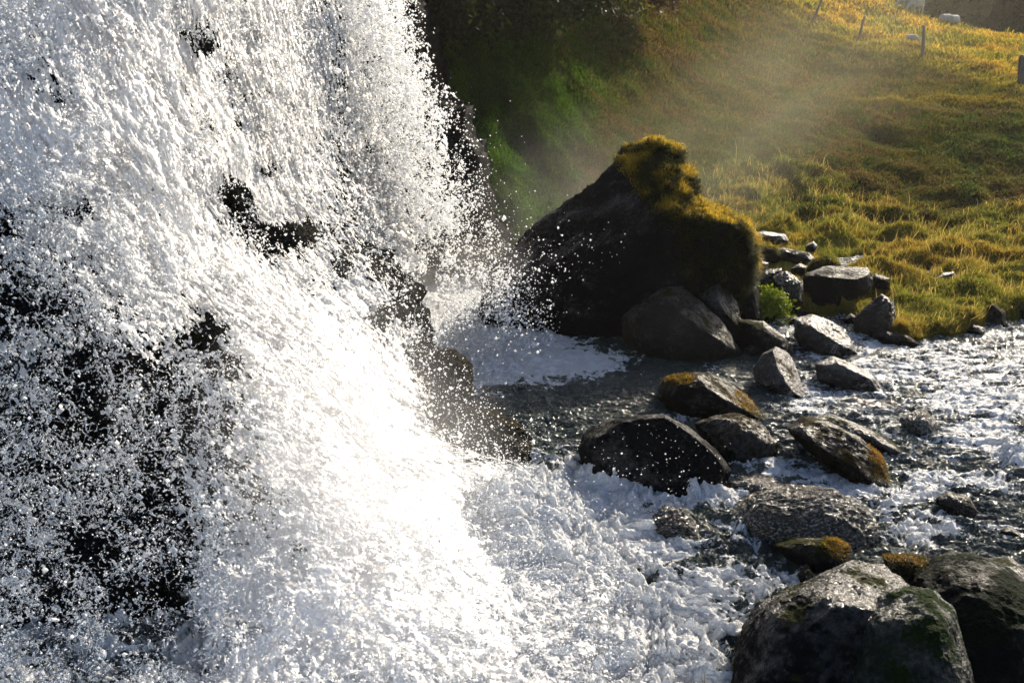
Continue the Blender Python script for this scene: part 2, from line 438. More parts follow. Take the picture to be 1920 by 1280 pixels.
def terrain():
    nu, nv = 620, 330
    px = np.linspace(500, 2150, nu)
    s = np.linspace(0, 1, nv) ** 1.0
    Sg, PX = np.meshgrid(s, px, indexing='ij')
    P, py = terr_point(PX, Sg)
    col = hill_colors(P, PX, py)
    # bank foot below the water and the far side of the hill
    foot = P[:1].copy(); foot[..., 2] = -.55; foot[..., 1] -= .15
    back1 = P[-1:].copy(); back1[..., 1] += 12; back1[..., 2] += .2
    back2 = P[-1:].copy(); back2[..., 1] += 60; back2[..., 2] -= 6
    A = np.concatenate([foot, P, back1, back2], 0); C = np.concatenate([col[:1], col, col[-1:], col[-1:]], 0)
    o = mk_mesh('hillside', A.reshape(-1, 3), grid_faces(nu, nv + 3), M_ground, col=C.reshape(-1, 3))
    tag(o, 'steep grassy hillside rising from the river bank to a golden pasture', 'hillside', kind='structure')
    return o
terrain()

def blades(P, h, w, lean, col, bend=.5, up=None, seed=0, dz=None):
    """two-segment grass blades; returns V, F (tris), C"""
    r = np.random.default_rng(seed); n = len(P)
    up = np.broadcast_to(np.array([0, 0, 1.0]), P.shape) if up is None else up
    ang = r.uniform(0, 2 * np.pi, n)
    side = np.stack([np.cos(ang), np.sin(ang) * .5, 0 * ang], -1)
    side /= np.linalg.norm(side, axis=1)[:, None]
    lv = r.normal(size=(n, 3)) * lean; lv[:, 2] *= .3
    d1 = up + lv * .6; d1 /= np.linalg.norm(d1, axis=1)[:, None]
    d2 = up * (1 - bend) + lv * 1.6 + np.array([0, 0, -bend * .4]); d2 /= np.linalg.norm(d2, axis=1)[:, None]
    h = h[:, None]; w = w[:, None]
    m = P + d1 * h * .55; t = m + d2 * h * .45
    V = np.stack([P - side * w * .5, P + side * w * .5, m - side * w * .4, m + side * w * .4, t], 1)
    b = np.arange(n)[:, None] * 5
    Fc = np.concatenate([b + [0, 1, 3], b + [0, 3, 2], b + [2, 3, 4]], 1).reshape(-1, 3)
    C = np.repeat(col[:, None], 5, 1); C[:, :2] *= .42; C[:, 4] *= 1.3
    return V.reshape(-1, 3), Fc, C.reshape(-1, 3)

def bank_grass():
    r = np.random.default_rng(11)
    n = 300000
    px = r.uniform(1230, 2050, n); s = r.uniform(0.0, .40, n) * (1 - .35 * r.uniform(size=n) ** 2)
    fd = (px > 1430) | (r.uniform(size=n) < sstep(1240, 1440, px + 0 * px))
    px, s = px[fd], s[fd]; n = len(px)
    P, py = terr_point(px, s)
    keep = (P[:, 2] > .0)
    cl = fbm(P, 2.2, 3, 210)
    keep &= r.uniform(size=n) < sstep(-.35, .15, cl) + .06
    bare = blobs(px, py, [(1440, 445, 40, 14, 1), (1450, 500, 55, 22, .9), (1500, 540, 60, 30, .9), (1400, 560, 40, 50, 1.2), (1530, 470, 20, 14, .8)])
    keep &= r.uniform(size=n) > bare
    P, px, py = P[keep], px[keep], py[keep]; n = len(P)
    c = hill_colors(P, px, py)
    warm = fbm(P, .9, 4, 220) + .25 * fbm(P, 3.0, 2, 221)
    g1 = np.array([.42, .29, .055]); g2 = np.array([.14, .20, .03]); g3 = np.array([.34, .31, .10])
    t = sstep(-.12, .38, warm)[:, None]
    c = c * .35 + .65 * (g2 * (1 - t) + g1 * t); c = np.where(r.uniform(size=(n, 1)) < .15, g3, c)
    c *= r.uniform(.6, 1.25, (n, 1))
    sc = np.clip(P[:, 1] / 13, .8, 1.4)
    h = r.uniform(.08, .24, n) * sc * (1 + .8 * sstep(0, .4, cl[keep])); w = r.uniform(.006, .013, n) * sc
    tall = r.uniform(size=n) < .02
    h = np.where(tall, h * 1.2 + .03, h * .46); w = np.where(tall, w * .6, w); c = np.where(tall[:, None], np.array([.60, .48, .22]) * r.uniform(.6, 1.2, (n, 1)), c)
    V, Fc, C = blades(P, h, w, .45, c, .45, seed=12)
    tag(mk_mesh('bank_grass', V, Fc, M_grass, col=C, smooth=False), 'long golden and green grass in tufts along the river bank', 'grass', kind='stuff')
bank_grass()

def hill_grass():
    r = np.random.default_rng(13)
    n = 420000
    px = r.uniform(760, 2050, n); s = r.uniform(.05, 1.0, n)
    P, py = terr_point(px, s)
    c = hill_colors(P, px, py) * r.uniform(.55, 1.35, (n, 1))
    cl = fbm(P, 1.0, 4, 230)
    keep = r.uniform(size=n) < sstep(-.5, .2, cl) + .1
    keep &= ~((s < .35) & (px > 1430))
    P, c, cl = P[keep], c[keep], cl[keep]; n = len(P)
    sc = np.clip(P[:, 1] / 22, .55, 2.0)
    h = r.uniform(.05, .17, n) * sc; w = r.uniform(.012, .03, n) * sc
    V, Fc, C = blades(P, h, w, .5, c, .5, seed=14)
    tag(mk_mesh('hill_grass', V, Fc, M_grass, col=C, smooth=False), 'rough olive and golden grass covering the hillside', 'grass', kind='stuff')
hill_grass()

# ------------------------------------------------------------------ boulders
def outline_polar(pts, c, n=360):
    p = np.array(pts, float) - c
    p = np.vstack([p, p[:1]]); q = []
    for a, b in zip(p[:-1], p[1:]):
        k = max(2, int(np.hypot(*(b - a)) / 2)); tt = np.linspace(0, 1, k, endpoint=False)[:, None]; q.append(a + (b - a) * tt)
    q = np.vstack(q); th = np.arctan2(-q[:, 1], q[:, 0]); rr = np.hypot(q[:, 0], q[:, 1])
    o = np.argsort(th); th, rr = th[o], rr[o]
    g = np.linspace(-np.pi, np.pi, n, endpoint=False)
    v = np.interp(g, th, rr, period=2 * np.pi)
    k = np.array([1, 2, 3, 2, 1.]); k /= k.sum()
    return np.convolve(np.concatenate([v[-2:], v, v[:2]]), k, 'valid')

def boulder_geo(pts, thick, zb=0.0, sub=6, facets=10, rough=.05, seed=0, sink=1.3, top=None, Yb=None, strata=0.0, boxy=.62, cutamt=.8, crinkle=0.0):
    pts = np.array(pts, float)
    c2 = (pts.min(0) + pts.max(0)) / 2
    bx, by = pts[np.argmax(pts[:, 1])]
    Y0 = Yb if Yb is not None else float(Yz(bx, by, zb))
    Yc = Y0 + thick * .42
    C = at(c2[0], c2[1], Yc)
    dep = Yc * CP - (C[2] - CH) * SP
    fw = Vector(C - np.array([0, 0, CH])).normalized(); rt = fw.cross(Vector((0, 0, 1))).normalized(); up = rt.cross(fw)
    Rr = outline_polar(pts, c2) * dep / F
    D, f = ico(sub)
    th = np.arctan2(D[:, 1], D[:, 0]); rho = np.hypot(D[:, 0], D[:, 1])
    rr = np.interp((th + np.pi) / (2 * np.pi) * 360, np.arange(360), Rr, period=360)
    pr = rho ** boxy
    L = np.stack([np.cos(th) * rr * pr, np.sin(th) * rr * pr, D[:, 2] * thick * .5], -1)
    L[:, 1] = np.where(L[:, 1] < 0, L[:, 1] * sink, L[:, 1])
    r = np.random.default_rng(seed + 900)
    if top is not None:   # slanting top plane: (normal in right, up, toward-camera; keep fraction)
        for nx, ny, nz, kf in top:
            nn = np.array([nx, ny, nz], float); nn /= np.linalg.norm(nn)
            s = L @ nn; lim = s.max() * kf
            L -= np.maximum(0, s - lim)[:, None] * nn * .95
    for i in range(facets):
        nn = r.normal(size=3); nn /= np.linalg.norm(nn)
        s = L @ nn; inpl = abs(nn[2])
        lim = s.max() * (1 - r.uniform(.04, .28) * (.25 + .75 * inpl) * cutamt)
        L -= np.maximum(0, s - lim)[:, None] * nn * .85
    size = float(np.median(np.linalg.norm(L, axis=1)))
    nr = L / np.maximum(np.linalg.norm(L, axis=1)[:, None], 1e-6)
    n = fbm(L / size, 1.2, 3, seed) * .8 + fbm(L / size, 3.0, 5, seed + 3, .55) * .7 + .45 * fbm(L / size, 5.0, 4, seed + 8, .6, ridged=True)
    n = n + .35 * fbm(L / size, 9.0, 4, seed + 21, .6)
    L += nr * (n * (rough * 1.35) * size)[:, None]
    if crinkle:
        q = L @ np.array([rt[:], up[:], (-fw)[:]]) * np.array([1, 1.7, 1.7])
        L += nr * (crinkle * (fbm(q, 11, 4, seed + 31, .6, ridged=True)) * sstep(-.3, .3, fbm(q, 1.5, 2, seed + 33) + .2))[:, None]
    if strata:
        ax = np.array([-.55, .8, .2]); s = (L @ ax) / size + .15 * fbm(L / size, 1.5, 2, seed + 5)
        L += nr * (strata * size * (np.abs(((s * 5) % 1) - .5) - .25))[:, None]
    B = np.array([rt[:], up[:], (-fw)[:]])
    return C, L @ B, f

def boulder(name, label, pts, thick, mat, cat='boulder', group=None, moss=None, **kw):
    C, V, f = boulder_geo(pts, thick, **kw)
    o = mk_mesh(name, V, f, mat); o.location = C
    tag(o, label, cat, group)
    if moss: moss_on(o, C, V, f, **moss)
    return o

def moss_on(o, C, V, f, fn=None, n=6000, h=(.03, .08), w=.006, cols=((.30, .22, .03), (.10, .12, .02)), seed=0, droop=.7, pad=0.0, thr=.35, noise=.6):
    r = np.random.default_rng(seed + 50)
    N = vnormals(V, f)
    px, py = proj(V + C)
    wgt = fn(px, py, N, V) if fn else sstep(thr, thr + .3, N[:, 2])
    wgt = np.clip(wgt + noise * fbm(V, 3.0, 3, seed + 60) * (wgt > .02), 0, 1)
    fi_w = wgt[f].mean(1) * np.linalg.norm(np.cross(V[f[:, 1]] - V[f[:, 0]], V[f[:, 2]] - V[f[:, 0]]), axis=1)
    if fi_w.sum() <= 0: return
    fi = r.choice(len(f), n, p=fi_w / fi_w.sum())
    a, b = r.uniform(size=(2, n)); sw = a + b > 1; a[sw], b[sw] = 1 - a[sw], 1 - b[sw]
    P = V[f[fi, 0]] * (1 - a - b)[:, None] + V[f[fi, 1]] * a[:, None] + V[f[fi, 2]] * b[:, None]
    Nn = N[f[fi, 0]]
    up = Nn * .8 + np.array([0, 0, .35]); up /= np.linalg.norm(up, axis=1)[:, None]
    t = sstep(-.12, .32, .7 * fbm(P, 2.5, 3, seed + 70) + .55 * (Nn[:, 2] - .45) + .2 * (Nn[:, 0] - .3))[:, None]  # rim light painted in: moss turns gold facing up and right
    c = np.array(cols[1]) * (1 - t) + np.array(cols[0]) * t
    c = c * r.uniform(.6, 1.3, (n, 1))
    hh = r.uniform(h[0], h[1], n) * (.7 + .8 * sstep(-.1, .3, fbm(P, 5, 2, seed + 80)))
    Vb, Fb, Cb = blades(P, hh, np.full(n, w) * r.uniform(.7, 1.4, n), .45, c, droop, up=up, seed=seed + 90)
    m = mk_mesh('moss', Vb, Fb, M_grass, parent=o, col=Cb, smooth=False)
    return m

exec_boulders = True
# the great mossy boulder
def big_moss(px, py, N, V):
    edge = np.interp(py, [270, 300, 360, 440, 540, 600], [1165, 1160, 1205, 1262, 1285, 1340])
    m = sstep(-12, 14, px - edge + 10 * fbm(V, 2.2, 3, 333)) * sstep(575, 520, py - .12 * (px - 1300))
    rim = sstep(.6, .9, N[:, 2]) * sstep(1110, 1160, px) * .35
    return m * (1 - .0 * rim)
boulder('boulder', 'huge slanting black boulder with shaggy golden moss over its top and right side',
        [(905, 525), (918, 488), (972, 452), (1022, 416), (1072, 378), (1120, 348), (1140, 312), (1160, 285), (1195, 276), (1252, 280), (1264, 318),
         (1284, 345), (1290, 382), (1335, 397), (1388, 420), (1405, 452), (1402, 505), (1386, 535), (1350, 575), (1330, 625), (1250, 648), (1180, 646),
         (1100, 642), (965, 640), (915, 606)], 3.0, M_rock_black, sub=6, facets=7, rough=.05, seed=3, sink=1.15, strata=.09, boxy=.6,
        top=[(-.55, .6, .6, .56), (.25, -.25, 1, .72), (-.2, -.75, .6, .8)],
        moss=dict(fn=big_moss, n=60000, h=(.04, .13), w=.008, cols=((.62, .46, .05), (.030, .042, .008)), seed=5, droop=.85, noise=.25))

rocks = [
 # name/label, outline, thickness, material, options
 ('boulder', 'smooth grey-brown boulder in the pool leaning against the huge mossy boulder',
  [(1167, 602), (1185, 580), (1215, 560), (1240, 541), (1275, 536), (1300, 558), (1345, 592), (1392, 645), (1345, 668), (1280, 676), (1210, 663), (1172, 637)], 1.3, M_rock_grey,
  dict(seed=11, facets=5, rough=.03, boxy=.55, top=[(.5, .7, .45, .80)])),
 ('rock', 'angular black slab with a silvery edge right of the smooth grey-brown boulder',
  [(1300, 552), (1335, 532), (1356, 528), (1376, 560), (1388, 592), (1416, 622), (1402, 646), (1388, 640), (1330, 600)], .9, M_rock, dict(seed=12, facets=12, rough=.05, zb=.05, top=[(.7, .5, .4, .7)])),
 ('rock', 'upright black rock tucked under the right flank of the mossy boulder',
  [(1368, 548), (1396, 530), (1416, 534), (1426, 580), (1432, 602), (1404, 612), (1380, 592)], .7, M_rock_black, dict(seed=13, zb=.1)),
 ('rock', 'black tilted rock with wet brown top behind the pale-faced boulder',
  [(1384, 604), (1428, 604), (1474, 634), (1491, 664), (1480, 673), (1430, 658), (1396, 640)], .7, M_rock, dict(seed=14, facets=12, rough=.06)),
 ('boulder', 'pointed boulder with a pale flat face and mossy rim standing in the river',
  [(1413, 700), (1428, 668), (1450, 652), (1476, 660), (1492, 692), (1514, 735), (1496, 743), (1460, 740), (1420, 716)], .55, M_rock_glint,
  dict(seed=15, facets=4, rough=.03, boxy=.5, sink=1.15, top=[(.75, .55, .5, .55), (-.7, .1, .7, .7)])),
 ('boulder', 'light grey ridged boulder in the river below the grassy bank',
  [(1492, 602), (1520, 594), (1560, 605), (1590, 630), (1609, 655), (1590, 666), (1550, 669), (1510, 657), (1494, 636)], .75, M_rock_glint,
  dict(seed=16, facets=8, rough=.07, top=[(.4, .8, .4, .65)])),
 ('boulder', 'low grey boulder with sunlit top and mossy right end, in midstream',
  [(1530, 690), (1560, 672), (1600, 684), (1640, 704), (1657, 722), (1642, 733), (1590, 731), (1540, 718)], .6, M_rock_glint, dict(seed=17, facets=5, rough=.03)),
 ('rock', 'striped grey slab leaning on the grassy bank at the water edge',
  [(1604, 602), (1625, 576), (1646, 553), (1668, 564), (1676, 595), (1692, 636), (1645, 628), (1610, 618)], .6, M_rock_grey, dict(seed=18, facets=6, rough=.06, strata=.06, top=[(-.3, .5, .7, .65)])),
 ('boulder', 'blocky black boulder with a bright flat top at the foot of the grass',
  [(1503, 576), (1508, 520), (1545, 502), (1616, 498), (1630, 525), (1604, 572), (1560, 588)], 1.0, M_rock_black, dict(seed=19, facets=5, rough=.04, zb=.0, boxy=.5, top=[(0, .9, .3, .8)])),
 ('rock', 'round mossy rock perched on the blocky black boulder',
  [(1514, 510), (1526, 488), (1548, 480), (1572, 494), (1570, 512), (1545, 522)], .4, M_rock_moss, dict(seed=20, Yb=11.3, rough=.04, sink=1.0, moss=dict(n=2500, h=(.02, .05), thr=-.2))),
 ('rock', 'squat black rock behind the bright green leafy plant',
  [(1448, 522), (1470, 509), (1500, 524), (1505, 560), (1490, 584), (1458, 578)], .6, M_rock, dict(seed=21, zb=.1, facets=12)),
 ('rock', 'jagged silvery rock between the mossy boulder and the squat black rock',
  [(1412, 524), (1434, 506), (1462, 502), (1458, 532), (1430, 548)], .6, M_rock_glint, dict(seed=22, zb=.25, facets=12, rough=.08)),
 ('rock', 'rounded brown rock half in the water below the right grass hummocks',
  [(1838, 578), (1858, 568), (1880, 582), (1887, 606), (1866, 613), (1846, 606)], .5, M_rock_moss, dict(seed=23, rough=.04)),
 ('rock', 'dark slanting rock at the right border beside the bank',
  [(1888, 580), (1922, 553), (1960, 560), (1965, 602), (1905, 602)], .7, M_rock, dict(seed=24)),
 ('boulder', 'broad low boulder with brown moss edges above the black boulder',
  [(1233, 745), (1246, 716), (1300, 700), (1352, 706), (1400, 736), (1430, 770), (1430, 790), (1390, 784), (1310, 782), (1255, 772)], .95, M_rock_moss,
  dict(seed=25, facets=9, rough=.06, top=[(.5, .8, .3, .72)], moss=dict(n=3500, h=(.012, .03), w=.005, fn=lambda px, py, N, V: sstep(.02, .3, blobs(px, py, [(1265, 712, 30, 10, .7), (1405, 762, 30, 22, 1)])) * (N[:, 2] > .1), cols=((.35, .22, .02), (.12, .10, .015))))),
 ('boulder', 'glossy brown boulder wedged beside the black boulder',
  [(1304, 804), (1340, 784), (1380, 777), (1422, 790), (1457, 822), (1450, 842), (1415, 872), (1382, 877), (1330, 850)], .8, M_rock_moss, dict(seed=26, facets=12, rough=.07)),
 ('boulder', 'big matt black boulder flecked with spray, breaking the white water',
  [(1086, 852), (1100, 820), (1126, 795), (1170, 790), (1214, 780), (1240, 777), (1290, 800), (1342, 836), (1368, 865), (1360, 886), (1326, 912), (1282, 927),
   (1230, 917), (1160, 898), (1102, 902)], 1.1, M_rock_black, dict(seed=27, facets=6, rough=.045, sub=6, sink=1.12, boxy=.5, top=[(0, .1, 1, .7)])),
 ('boulder', 'dark boulder with an orange mossy right side, water sliding past below',
  [(1476, 820), (1502, 792), (1550, 795), (1602, 815), (1642, 842), (1677, 890), (1665, 902), (1610, 897), (1560, 872), (1500, 842)], .8, M_rock_moss,
  dict(seed=28, facets=7, rough=.05, top=[(.2, .6, .8, .8)], moss=dict(n=2500, h=(.01, .025), w=.004, fn=lambda px, py, N, V: blobs(px, py, [(1655, 860, 25, 25, 1)]), cols=((.40, .22, .02), (.10, .09, .015))))),
 ('rock', 'flat black rock lying just behind the orange mossy boulder',
  [(1508, 798), (1560, 784), (1640, 804), (1698, 830), (1692, 844), (1650, 842), (1560, 815)], .6, M_rock, dict(seed=29, facets=7)),
 ('rock', 'small lone mossy rock surrounded by white water at the right',
  [(1759, 942), (1774, 925), (1810, 927), (1829, 950), (1822, 969), (1790, 973), (1766, 958)], .3, M_rock_moss, dict(seed=30, facets=8)),
 ('boulder', 'broad drowned boulder with a glittering skin of water racing over it',
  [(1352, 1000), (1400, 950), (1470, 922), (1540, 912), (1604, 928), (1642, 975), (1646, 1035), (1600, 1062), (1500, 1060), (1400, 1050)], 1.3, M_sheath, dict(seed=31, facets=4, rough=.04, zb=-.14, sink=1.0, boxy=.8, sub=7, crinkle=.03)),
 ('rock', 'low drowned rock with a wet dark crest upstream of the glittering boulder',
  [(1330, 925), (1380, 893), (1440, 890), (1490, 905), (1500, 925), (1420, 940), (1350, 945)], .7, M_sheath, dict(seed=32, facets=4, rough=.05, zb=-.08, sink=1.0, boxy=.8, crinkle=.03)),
 ('rock', 'dark rock with a clump of orange moss in front of the drowned boulder',
  [(1446, 1036), (1490, 1012), (1560, 1000), (1586, 1012), (1576, 1048), (1542, 1072), (1498, 1058)], .5, M_rock,
  dict(seed=33, facets=7, moss=dict(n=3000, h=(.01, .03), w=.004, fn=lambda px, py, N, V: blobs(px, py, [(1565, 1018, 20, 22, 1)]), cols=((.42, .26, .03), (.12, .11, .02))))),
 ('rock', 'fist-sized round dark rock in foam left of the foreground boulders',
  [(1496, 1078), (1514, 1064), (1531, 1076), (1528, 1094), (1502, 1097)], .16, M_rock, dict(seed=34)),
 ('boulder', 'large foreground boulder with a glistening wet top, left of the three in the corner',
  [(1388, 1330), (1396, 1220), (1424, 1162), (1480, 1120), (1528, 1082), (1570, 1047), (1622, 1040), (1668, 1066), (1688, 1108), (1676, 1160), (1650, 1260), (1640, 1340), (1500, 1370)], 1.3, M_rock,
  dict(seed=35, facets=4, rough=.04, boxy=.62, sink=1.2, cutamt=.5, sub=7, crinkle=.012, top=[(.1, .8, .5, .86)])),
 ('rock', 'rock capped with rusty moss wedged between the foreground boulders',
  [(1655, 1062), (1700, 1046), (1740, 1048), (1778, 1066), (1750, 1112), (1700, 1130), (1680, 1100)], .5, M_rock_moss,
  dict(seed=36, zb=.15, facets=7, moss=dict(n=4000, h=(.01, .035), w=.004, thr=.1, cols=((.34, .17, .03), (.09, .09, .02))))),
 ('boulder', 'greenish algae-covered foreground boulder in the lower right corner',
  [(1612, 1340), (1614, 1190), (1640, 1140), (1680, 1118), (1722, 1112), (1760, 1130), (1800, 1220), (1840, 1350), (1700, 1380)], .9, M_algae, dict(seed=37, facets=3, rough=.04, Yb=2.85, sink=1.1, cutamt=.5, sub=7, crinkle=.005)),
 ('boulder', 'biggest black foreground boulder filling the lower right corner',
  [(1690, 1340), (1700, 1130), (1740, 1084), (1792, 1062), (1850, 1066), (1930, 1110), (2010, 1200), (2040, 1360), (1850, 1420)], 1.4, M_rock_green, dict(seed=38, facets=4, rough=.04, Yb=3.15, sink=1.1, boxy=.6, cutamt=.5, sub=7, crinkle=.006)),
 ('boulder', 'black boulder cut off by the right border behind the biggest foreground one',
  [(1840, 1075), (1880, 1058), (1930, 1085), (1990, 1150), (2000, 1250), (1860, 1250)], .9, M_rock, dict(seed=39, Yb=3.75, facets=6)),
 ('rock', 'brown wet rock jutting from the white falls into the pool',
  [(790, 716), (808, 672), (826, 656), (850, 660), (880, 686), (886, 732), (866, 762), (820, 752)], .9, M_cliff_brown, dict(seed=40, zb=.1, facets=12, rough=.10, crinkle=.03)),
 ('rock', 'low brown rock half buried in foam where the falls meet the pool',
  [(800, 800), (850, 758), (900, 770), (960, 800), (1025, 858), (1010, 872), (900, 870), (820, 850)], .9, M_cliff_brown, dict(seed=41, facets=9, rough=.13, crinkle=.04, zb=-.08)),
 ('rock', 'dark rock swallowed by foaming water below the big black boulder',
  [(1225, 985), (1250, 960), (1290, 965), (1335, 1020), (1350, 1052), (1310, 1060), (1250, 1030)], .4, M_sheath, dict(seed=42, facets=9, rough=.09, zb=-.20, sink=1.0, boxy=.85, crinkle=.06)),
 ('rock', 'low mossy stone awash in front of the grassy bank',
  [(1636, 632), (1660, 622), (1700, 626), (1722, 640), (1690, 648), (1650, 646)], .3, M_rock_moss, dict(seed=43)),
 ('rock', 'dark ledge barely above the rippling water right of the flat black rock',
  [(1690, 790), (1725, 765), (1752, 790), (1756, 828), (1720, 838)], .5, M_sheath, dict(seed=44, facets=8, rough=.08, zb=-.1, sink=1.0, boxy=.9)),
 ('rock', 'tiny dark stone awash behind the light grey ridged boulder',
  [(1470, 604), (1488, 596), (1520, 600), (1522, 608), (1490, 612)], .25, M_rock, dict(seed=45)),
 ('rock', 'flat silvery stone in the grass beside the top of the mossy boulder',
  [(1405, 444), (1430, 434), (1470, 438), (1478, 450), (1440, 458)], .8, M_rock_glint, dict(seed=46, Yb=14.6, facets=8)),
 ('rock', 'small pointed grey stone in the turf above the round mossy rock',
  [(1510, 462), (1524, 452), (1532, 460), (1530, 470), (1514, 470)], .3, M_rock_glint, dict(seed=47, Yb=13.4)),
 ('rock', 'dark flat stone in the bank below the flat silvery stone',
  [(1440, 478), (1465, 466), (1515, 472), (1530, 486), (1490, 496), (1446, 492)], .6, M_rock, dict(seed=48, Yb=12.7, facets=8)),
 ('rock', 'weathered grey stone lying among the right-hand grass hummocks',
  [(1748, 532), (1768, 512), (1784, 508), (1790, 520), (1766, 538)], .4, M_rock_glint, dict(seed=49, Yb=11.6, facets=10)),
 ('rock', 'moss-topped dark stone on the bank above the silvery jagged rock',
  [(1418, 478), (1432, 462), (1452, 464), (1460, 478), (1440, 488)], .4, M_rock_moss, dict(seed=60, Yb=12.6, facets=8, moss=dict(n=1500, h=(.02, .05), thr=.2))),
 ('rock', 'dark stone half under turf right of the round mossy rock',
  [(1622, 528), (1640, 514), (1664, 520), (1668, 538), (1636, 544)], .5, M_rock_black, dict(seed=61, Yb=10.9, facets=8)),
 ('rock', 'wet black stone at the waterline just right of the grassy point',
  [(1806, 622), (1822, 608), (1842, 612), (1846, 624), (1820, 630)], .3, M_rock, dict(seed=62, facets=8)),
 ('rock', 'low black stone at the waterline between the striped slab and the light grey boulder',
  [(1580, 600), (1594, 588), (1610, 594), (1612, 606), (1590, 610)], .3, M_rock_black, dict(seed=63, facets=8)),
 ('rock', 'small black wedge-shaped rock at the left foot of the pale-faced boulder',
  [(1396, 655), (1410, 646), (1432, 652), (1428, 672), (1404, 670)], .25, M_rock, dict(seed=51, facets=9)),
 ('rock', 'brown pebble-like stone in the channel under the leafy plant',
  [(1472, 598), (1484, 588), (1498, 594), (1496, 604), (1478, 606)], .2, M_rock_moss, dict(seed=52, facets=6)),
 ('rock', 'thin dark slab lying flat in the channel behind the light grey ridged boulder',
  [(1476, 588), (1500, 580), (1518, 584), (1522, 592), (1490, 594)], .3, M_rock, dict(seed=53, facets=8)),
 ('rock', 'dark stone sunk in turf between the round mossy rock and the flat dark bank stone',
  [(1482, 505), (1498, 494), (1516, 500), (1512, 514), (1490, 516)], .4, M_rock, dict(seed=54, Yb=12.0, facets=9)),
 ('rock', 'silver-topped stone beside the right edge of the mossy boulder',
  [(1408, 498), (1424, 488), (1440, 492), (1438, 506), (1414, 508)], .4, M_rock_glint, dict(seed=55, Yb=12.2, facets=9)),
 ('rock', 'pale chip of rock in the grass above the striped grey slab',
  [(1592, 520), (1606, 510), (1622, 514), (1618, 526), (1600, 528)], .3, M_rock_glint, dict(seed=56, Yb=11.6, facets=8)),
 ('rock', 'dark low stone in the shallows right of the orange mossy boulder',
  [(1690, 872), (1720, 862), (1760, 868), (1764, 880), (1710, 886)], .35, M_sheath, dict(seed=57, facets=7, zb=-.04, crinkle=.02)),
 ('rock', 'black rock tip poking from the rippling water at the right border',
  [(1868, 1000), (1890, 990), (1925, 1000), (1935, 1018), (1885, 1016)], .3, M_rock, dict(seed=58, facets=8, zb=-.02)),
]
for nm, lab, pts, th, mat, kw in rocks:
    boulder(nm, lab, pts, th, mat, **kw)

# ------------------------------------------------------------------ the falls
# right-hand edge of the near mass of water, by height in the photo
EDGE = np.array([(-150, 680), (0, 690), (150, 705), (300, 690), (380, 705), (470, 735), (530, 775), (590, 818), (650, 828), (690, 800), (760, 830), (800, 850), (860, 980),
                 (900, 1060), (960, 1130), (1100, 1190), (1200, 1210), (1450, 1230)], float)
fallc = [(-160, -100, 5.9), (-160, 640, 4.5), (-160, 1000, 3.9), (-160, 1400, 3.1), (200, -100, 6.3), (200, 300, 5.6), (200, 640, 4.7), (200, 1000, 4.0), (200, 1400, 3.1),
         (400, -100, 7.2), (400, 300, 6.4), (450, 640, 5.3), (450, 1000, 4.2), (450, 1400, 3.1), (560, -100, 9.2), (570, 200, 8.4), (560, 440, 7.3), (640, 500, 7.3), (480, 340, 7.1),
         (650, -100, 10.5), (660, 200, 9.6), (600, 700, 5.5), (600, 850, 4.8), (720, 590, 7.2), (800, 610, 7.5), (830, 660, 7.5), (800, 740, 6.6), (870, 860, 5.6), (720, 760, 5.8),
         (800, 1000, 4.5), (700, 1200, 3.6), (700, 1400, 3.1), (980, 870, 5.9), (1060, 900, 5.6), (1000, 1000, 4.85), (1130, 960, 5.2), (1190, 1100, 4.25), (1000, 1200, 3.75), (1000, 1400, 3.0), (1210, 1200, 3.8), (1230, 1400, 3.05)]
fallY = rbf(fallc)

DARK = [(60, 830, 200, 150, 1.1), (60, 1000, 200, 120, 1.0), (240, 900, 150, 230, .70), (470, 1000, 90, 120, .22), (400, 700, 60, 60, .25), (170, 700, 100, 60, .75), (330, 1190, 80, 80, 1.05), (40, 1180, 200, 120, .75), (380, 760, 80, 80, .4), (300, 1080, 80, 50, .4), (190, 1250, 90, 60, .6),
        (60, 570, 110, 75, 1.0), (10, 520, 40, 50, .5), (110, 392, 75, 26, .7), (5, 412, 26, 32, 1), (45, 130, 60, 50, .4), (100, 180, 60, 30, .4), (383, 82, 26, 32, .75), (345, 70, 14, 20, .5), (430, 140, 16, 22, .55),
        (445, 240, 14, 20, .4), (385, 245, 20, 18, .4), (475, 180, 24, 14, .35), (450, 372, 36, 36, .85), (470, 430, 50, 30, .55), (555, 437, 58, 24, 1.1), (530, 475, 60, 25, .5), (642, 500, 24, 26, 1.1), (600, 540, 60, 25, .4), (500, 322, 26, 16, .7),
        (400, 625, 44, 34, .6), (360, 640, 40, 60, .3), (705, 598, 26, 26, 1.0), (750, 585, 30, 30, .75), (725, 645, 50, 18, .6), (805, 600, 22, 30, 1.0), (700, 505, 24, 36, .55), (760, 545, 30, 18, .6),
        (580, 850, 30, 60, .3), (520, 930, 60, 40, .3), (450, 1170, 40, 30, .45), (560, 1040, 30, 40, .3), (430, 870, 50, 50, .35), (800, 660, 30, 30, .7), (845, 720, 40, 60, 1.0), (770, 770, 30, 30, .35), (900, 820, 90, 40, .9)]
def density(px, py):
    return 1.0 - blobs(px, py, DARK)

